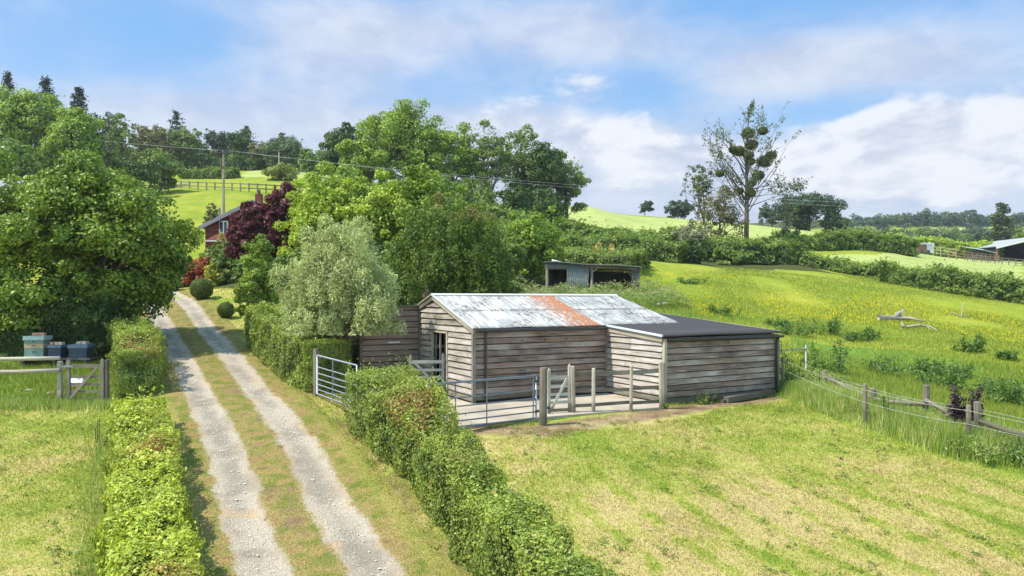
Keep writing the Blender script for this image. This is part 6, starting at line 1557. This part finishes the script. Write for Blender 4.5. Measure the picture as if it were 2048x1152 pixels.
k = MB(); k.box((bl + 4.5, YB + 12, zB + 1.6), (2.4, 0, 0), (0, .4, 0), (0, 0, .12)); k.build('feed_trough', M['white_paint'], fb)
YL = 141.0
ls = thing('lean_to_shed', 'low blue-grey roofed shed leaning beside the open barn', 'shed', (xof(1978, YL), YL, gz(xof(1978, YL), YL)))
x0, x1 = xof(1970, YL), xof(1991, YL); zt = zof(492, YL); zl = zof(500, YL); zb = gz(x0, YL) - .4
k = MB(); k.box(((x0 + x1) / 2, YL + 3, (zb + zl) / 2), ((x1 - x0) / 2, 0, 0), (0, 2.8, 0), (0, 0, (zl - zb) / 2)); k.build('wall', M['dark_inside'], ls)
k = MB(); k.add([(x0 - .5, YL - .3, zl + .1), (x1, YL - .3, zl - .55), (x1, YL + 6, zl + .4), (x0 - .5, YL + 6, zt + .4)], [(0, 1, 2, 3)]); o = k.build('roof', M['blue_sheet'], ls); s = o.modifiers.new('sheet', 'SOLIDIFY'); s.thickness = .15
# stock pens of hurdles
YP = 132.0
def hurdle(label, px0, px1, ymid, h, m_, Y0, Y1):
    a = Vector((xof(px0, Y0), Y0, 0)); b = Vector((xof(px1, Y1), Y1, 0)); a.z = gz(a.x, a.y); b.z = gz(b.x, b.y)
    root = thing('hurdle_fence', label, 'fence', tuple(a)); n = max(2, int((b - a).length / 1.1))
    for i in range(n + 1):
        q = a.lerp(b, i / n); k = MB(); k.bar(q - Vector((0, 0, .2)), q + Vector((0, 0, h)), .12, .10, up=(0, 1, 0)); k.build('upright', M[m_], root)
    for f in (.35, .65, .95):
        k = MB(); k.bar(a + Vector((0, -.08, h * f)), b + Vector((0, -.08, h * f)), .05, .09); k.build('rail', M[m_], root)
hurdle('pale hurdle fence behind the stock pens near the tarpaulined trailer', 1866, 1912, 500, 1.9, 'timber_pale', 134, 132)
hurdle('rusty hurdle fence of the nearer stock pen', 1898, 1945, 510, 1.7, 'rusty', 131, 128)
hurdle('rusty hurdle fence running up to the open barn', 1945, 1998, 516, 1.6, 'rusty', 129, 132)
hurdle('pale low hurdle fence in front of the open barn', 1935, 2060, 520, 1.2, 'timber', 126, 124)
YT = 138.0
tl = thing('covered_trailer', 'tarpaulin covered trailer standing by the stock pens', 'trailer', (xof(1843, YT), YT, gz(xof(1843, YT), YT)))
x0, x1 = xof(1825, YT), xof(1861, YT); zb = gz((x0 + x1) / 2, YT) + .1
k = MB(); k.box(((x0 + x1) / 2 - .5, YT, zb + 1.0), ((x1 - x0) / 2 - .5, 0, 0), (0, 1, 0), (0, 0, .75)); k.build('body', M['rusty'], tl)
k = MB()
for i in range(9):
    f = i / 8; a = math.pi * f; k.bar((x0, YT - 1.05 * math.cos(a), zb + 1.75 + .35 * math.sin(a)), (x1 - .3, YT - 1.05 * math.cos(a), zb + 1.75 + .35 * math.sin(a)), .45, .05)
k.box((x1 - .6, YT, zb + 1.1), (.7, 0, 0), (0, 1.03, 0), (0, 0, .95)); k.build('cover', M['flash'], tl)
for sx in (.35, .7):
    k = MB(); k.tube([(x0 + (x1 - x0) * sx, YT - 1.12, zb + .35), (x0 + (x1 - x0) * sx, YT - .9, zb + .35)], .36, 12); k.build('wheel', M['black_pipe'], tl)

# ================================================================ far woods
g = np.random.default_rng(55)
rows = []
top = lambda px: np.interp(px, [1690, 1740, 1800, 1850, 1900, 1935, 1960, 1990, 2060], [436, 434, 426, 423, 423, 420, 434, 436, 420])
for px in np.arange(1692, 2072, 13): rows.append((float(px) + g.uniform(-4, 4), float(top(px)) + g.uniform(-3, 5), g.uniform(13, 22), g.uniform(425, 465)))
for i, (px, yt, hw, Y) in enumerate(rows):
    tree('distant_tree', 'hazy distant tree in the wood along the far hill', px, yt, hw, Y, 'leaf_far_dark' if i % 3 else 'leaf_far', 1.1, 800, ncl=16, rc=.34, cb=-.1, group='trees of the distant wood on the far hill', limbs=4, depth=.8)
rows = []
for px in np.arange(1700, 2066, 21): rows.append((float(px) + g.uniform(-6, 6), 449 + g.uniform(-5, 8), g.uniform(20, 30), g.uniform(300, 345)))
for px in np.arange(1752, 2066, 24): rows.append((float(px) + g.uniform(-6, 6), 463 + g.uniform(-6, 8), g.uniform(22, 32), g.uniform(215, 260)))
for i, (px, yt, hw, Y) in enumerate(rows):
    tree('valley_tree', 'round green tree among the trees filling the valley beyond the hay field', px, yt, hw, Y, ('leaf_far', 'leaf_far_dark', 'leaf_mid', 'leaf_far_dark')[i % 4], .75, 1400, ncl=20, rc=.32, cb=-.3, group='trees filling the valley on the right', limbs=4, depth=.8)
# woods closing the hill behind the skyline on the left
rows = [(285, 292, 34, 140), (350, 296, 36, 152), (395, 292, 34, 158), (440, 292, 32, 158), (485, 296, 34, 156), (535, 300, 34, 156), (580, 300, 36, 152), (180, 270, 40, 130), (225, 268, 36, 132), (262, 300, 28, 150), (225, 290, 34, 140), (320, 310, 30, 150), (410, 300, 30, 160), (455, 305, 26, 160), (520, 310, 30, 160), (605, 312, 28, 150), (650, 300, 30, 140)]
for i, (px, yt, hw, Y) in enumerate(rows):
    tree('wood_tree', 'bushy green tree filling the wood edge along the left skyline', px, yt, hw, Y, ('leaf_mid', 'leaf_brown', 'leaf_far', 'leaf_mid')[i % 4], .42, 2400, ncl=24, rc=.3, cb=-.1, group='trees of the wood edge on the left skyline', limbs=4, depth=.8)
# ================================================================ summer haze
hm = bpy.data.materials.new('haze_air'); hm.use_nodes = True; _nt = hm.node_tree
for n_ in list(_nt.nodes): _nt.nodes.remove(n_)
_o = _nt.nodes.new('ShaderNodeOutputMaterial'); _v = _nt.nodes.new('ShaderNodeVolumePrincipled')
_v.inputs['Color'].default_value = (.90, .94, 1.0, 1); _v.inputs['Density'].default_value = .00025; _v.inputs['Anisotropy'].default_value = .3
_nt.links.new(_v.outputs[0], _o.inputs['Volume'])
zlo = float(GZ.min()) - 1.0
k = MB(); k.box((0, 405, (zlo + 82) / 2), (925, 0, 0), (0, 520, 0), (0, 0, (82 - zlo) / 2))
hz = k.build('haze', hm); tag(hz, 'thin summer haze softening the far hills', 'haze', kind='stuff')
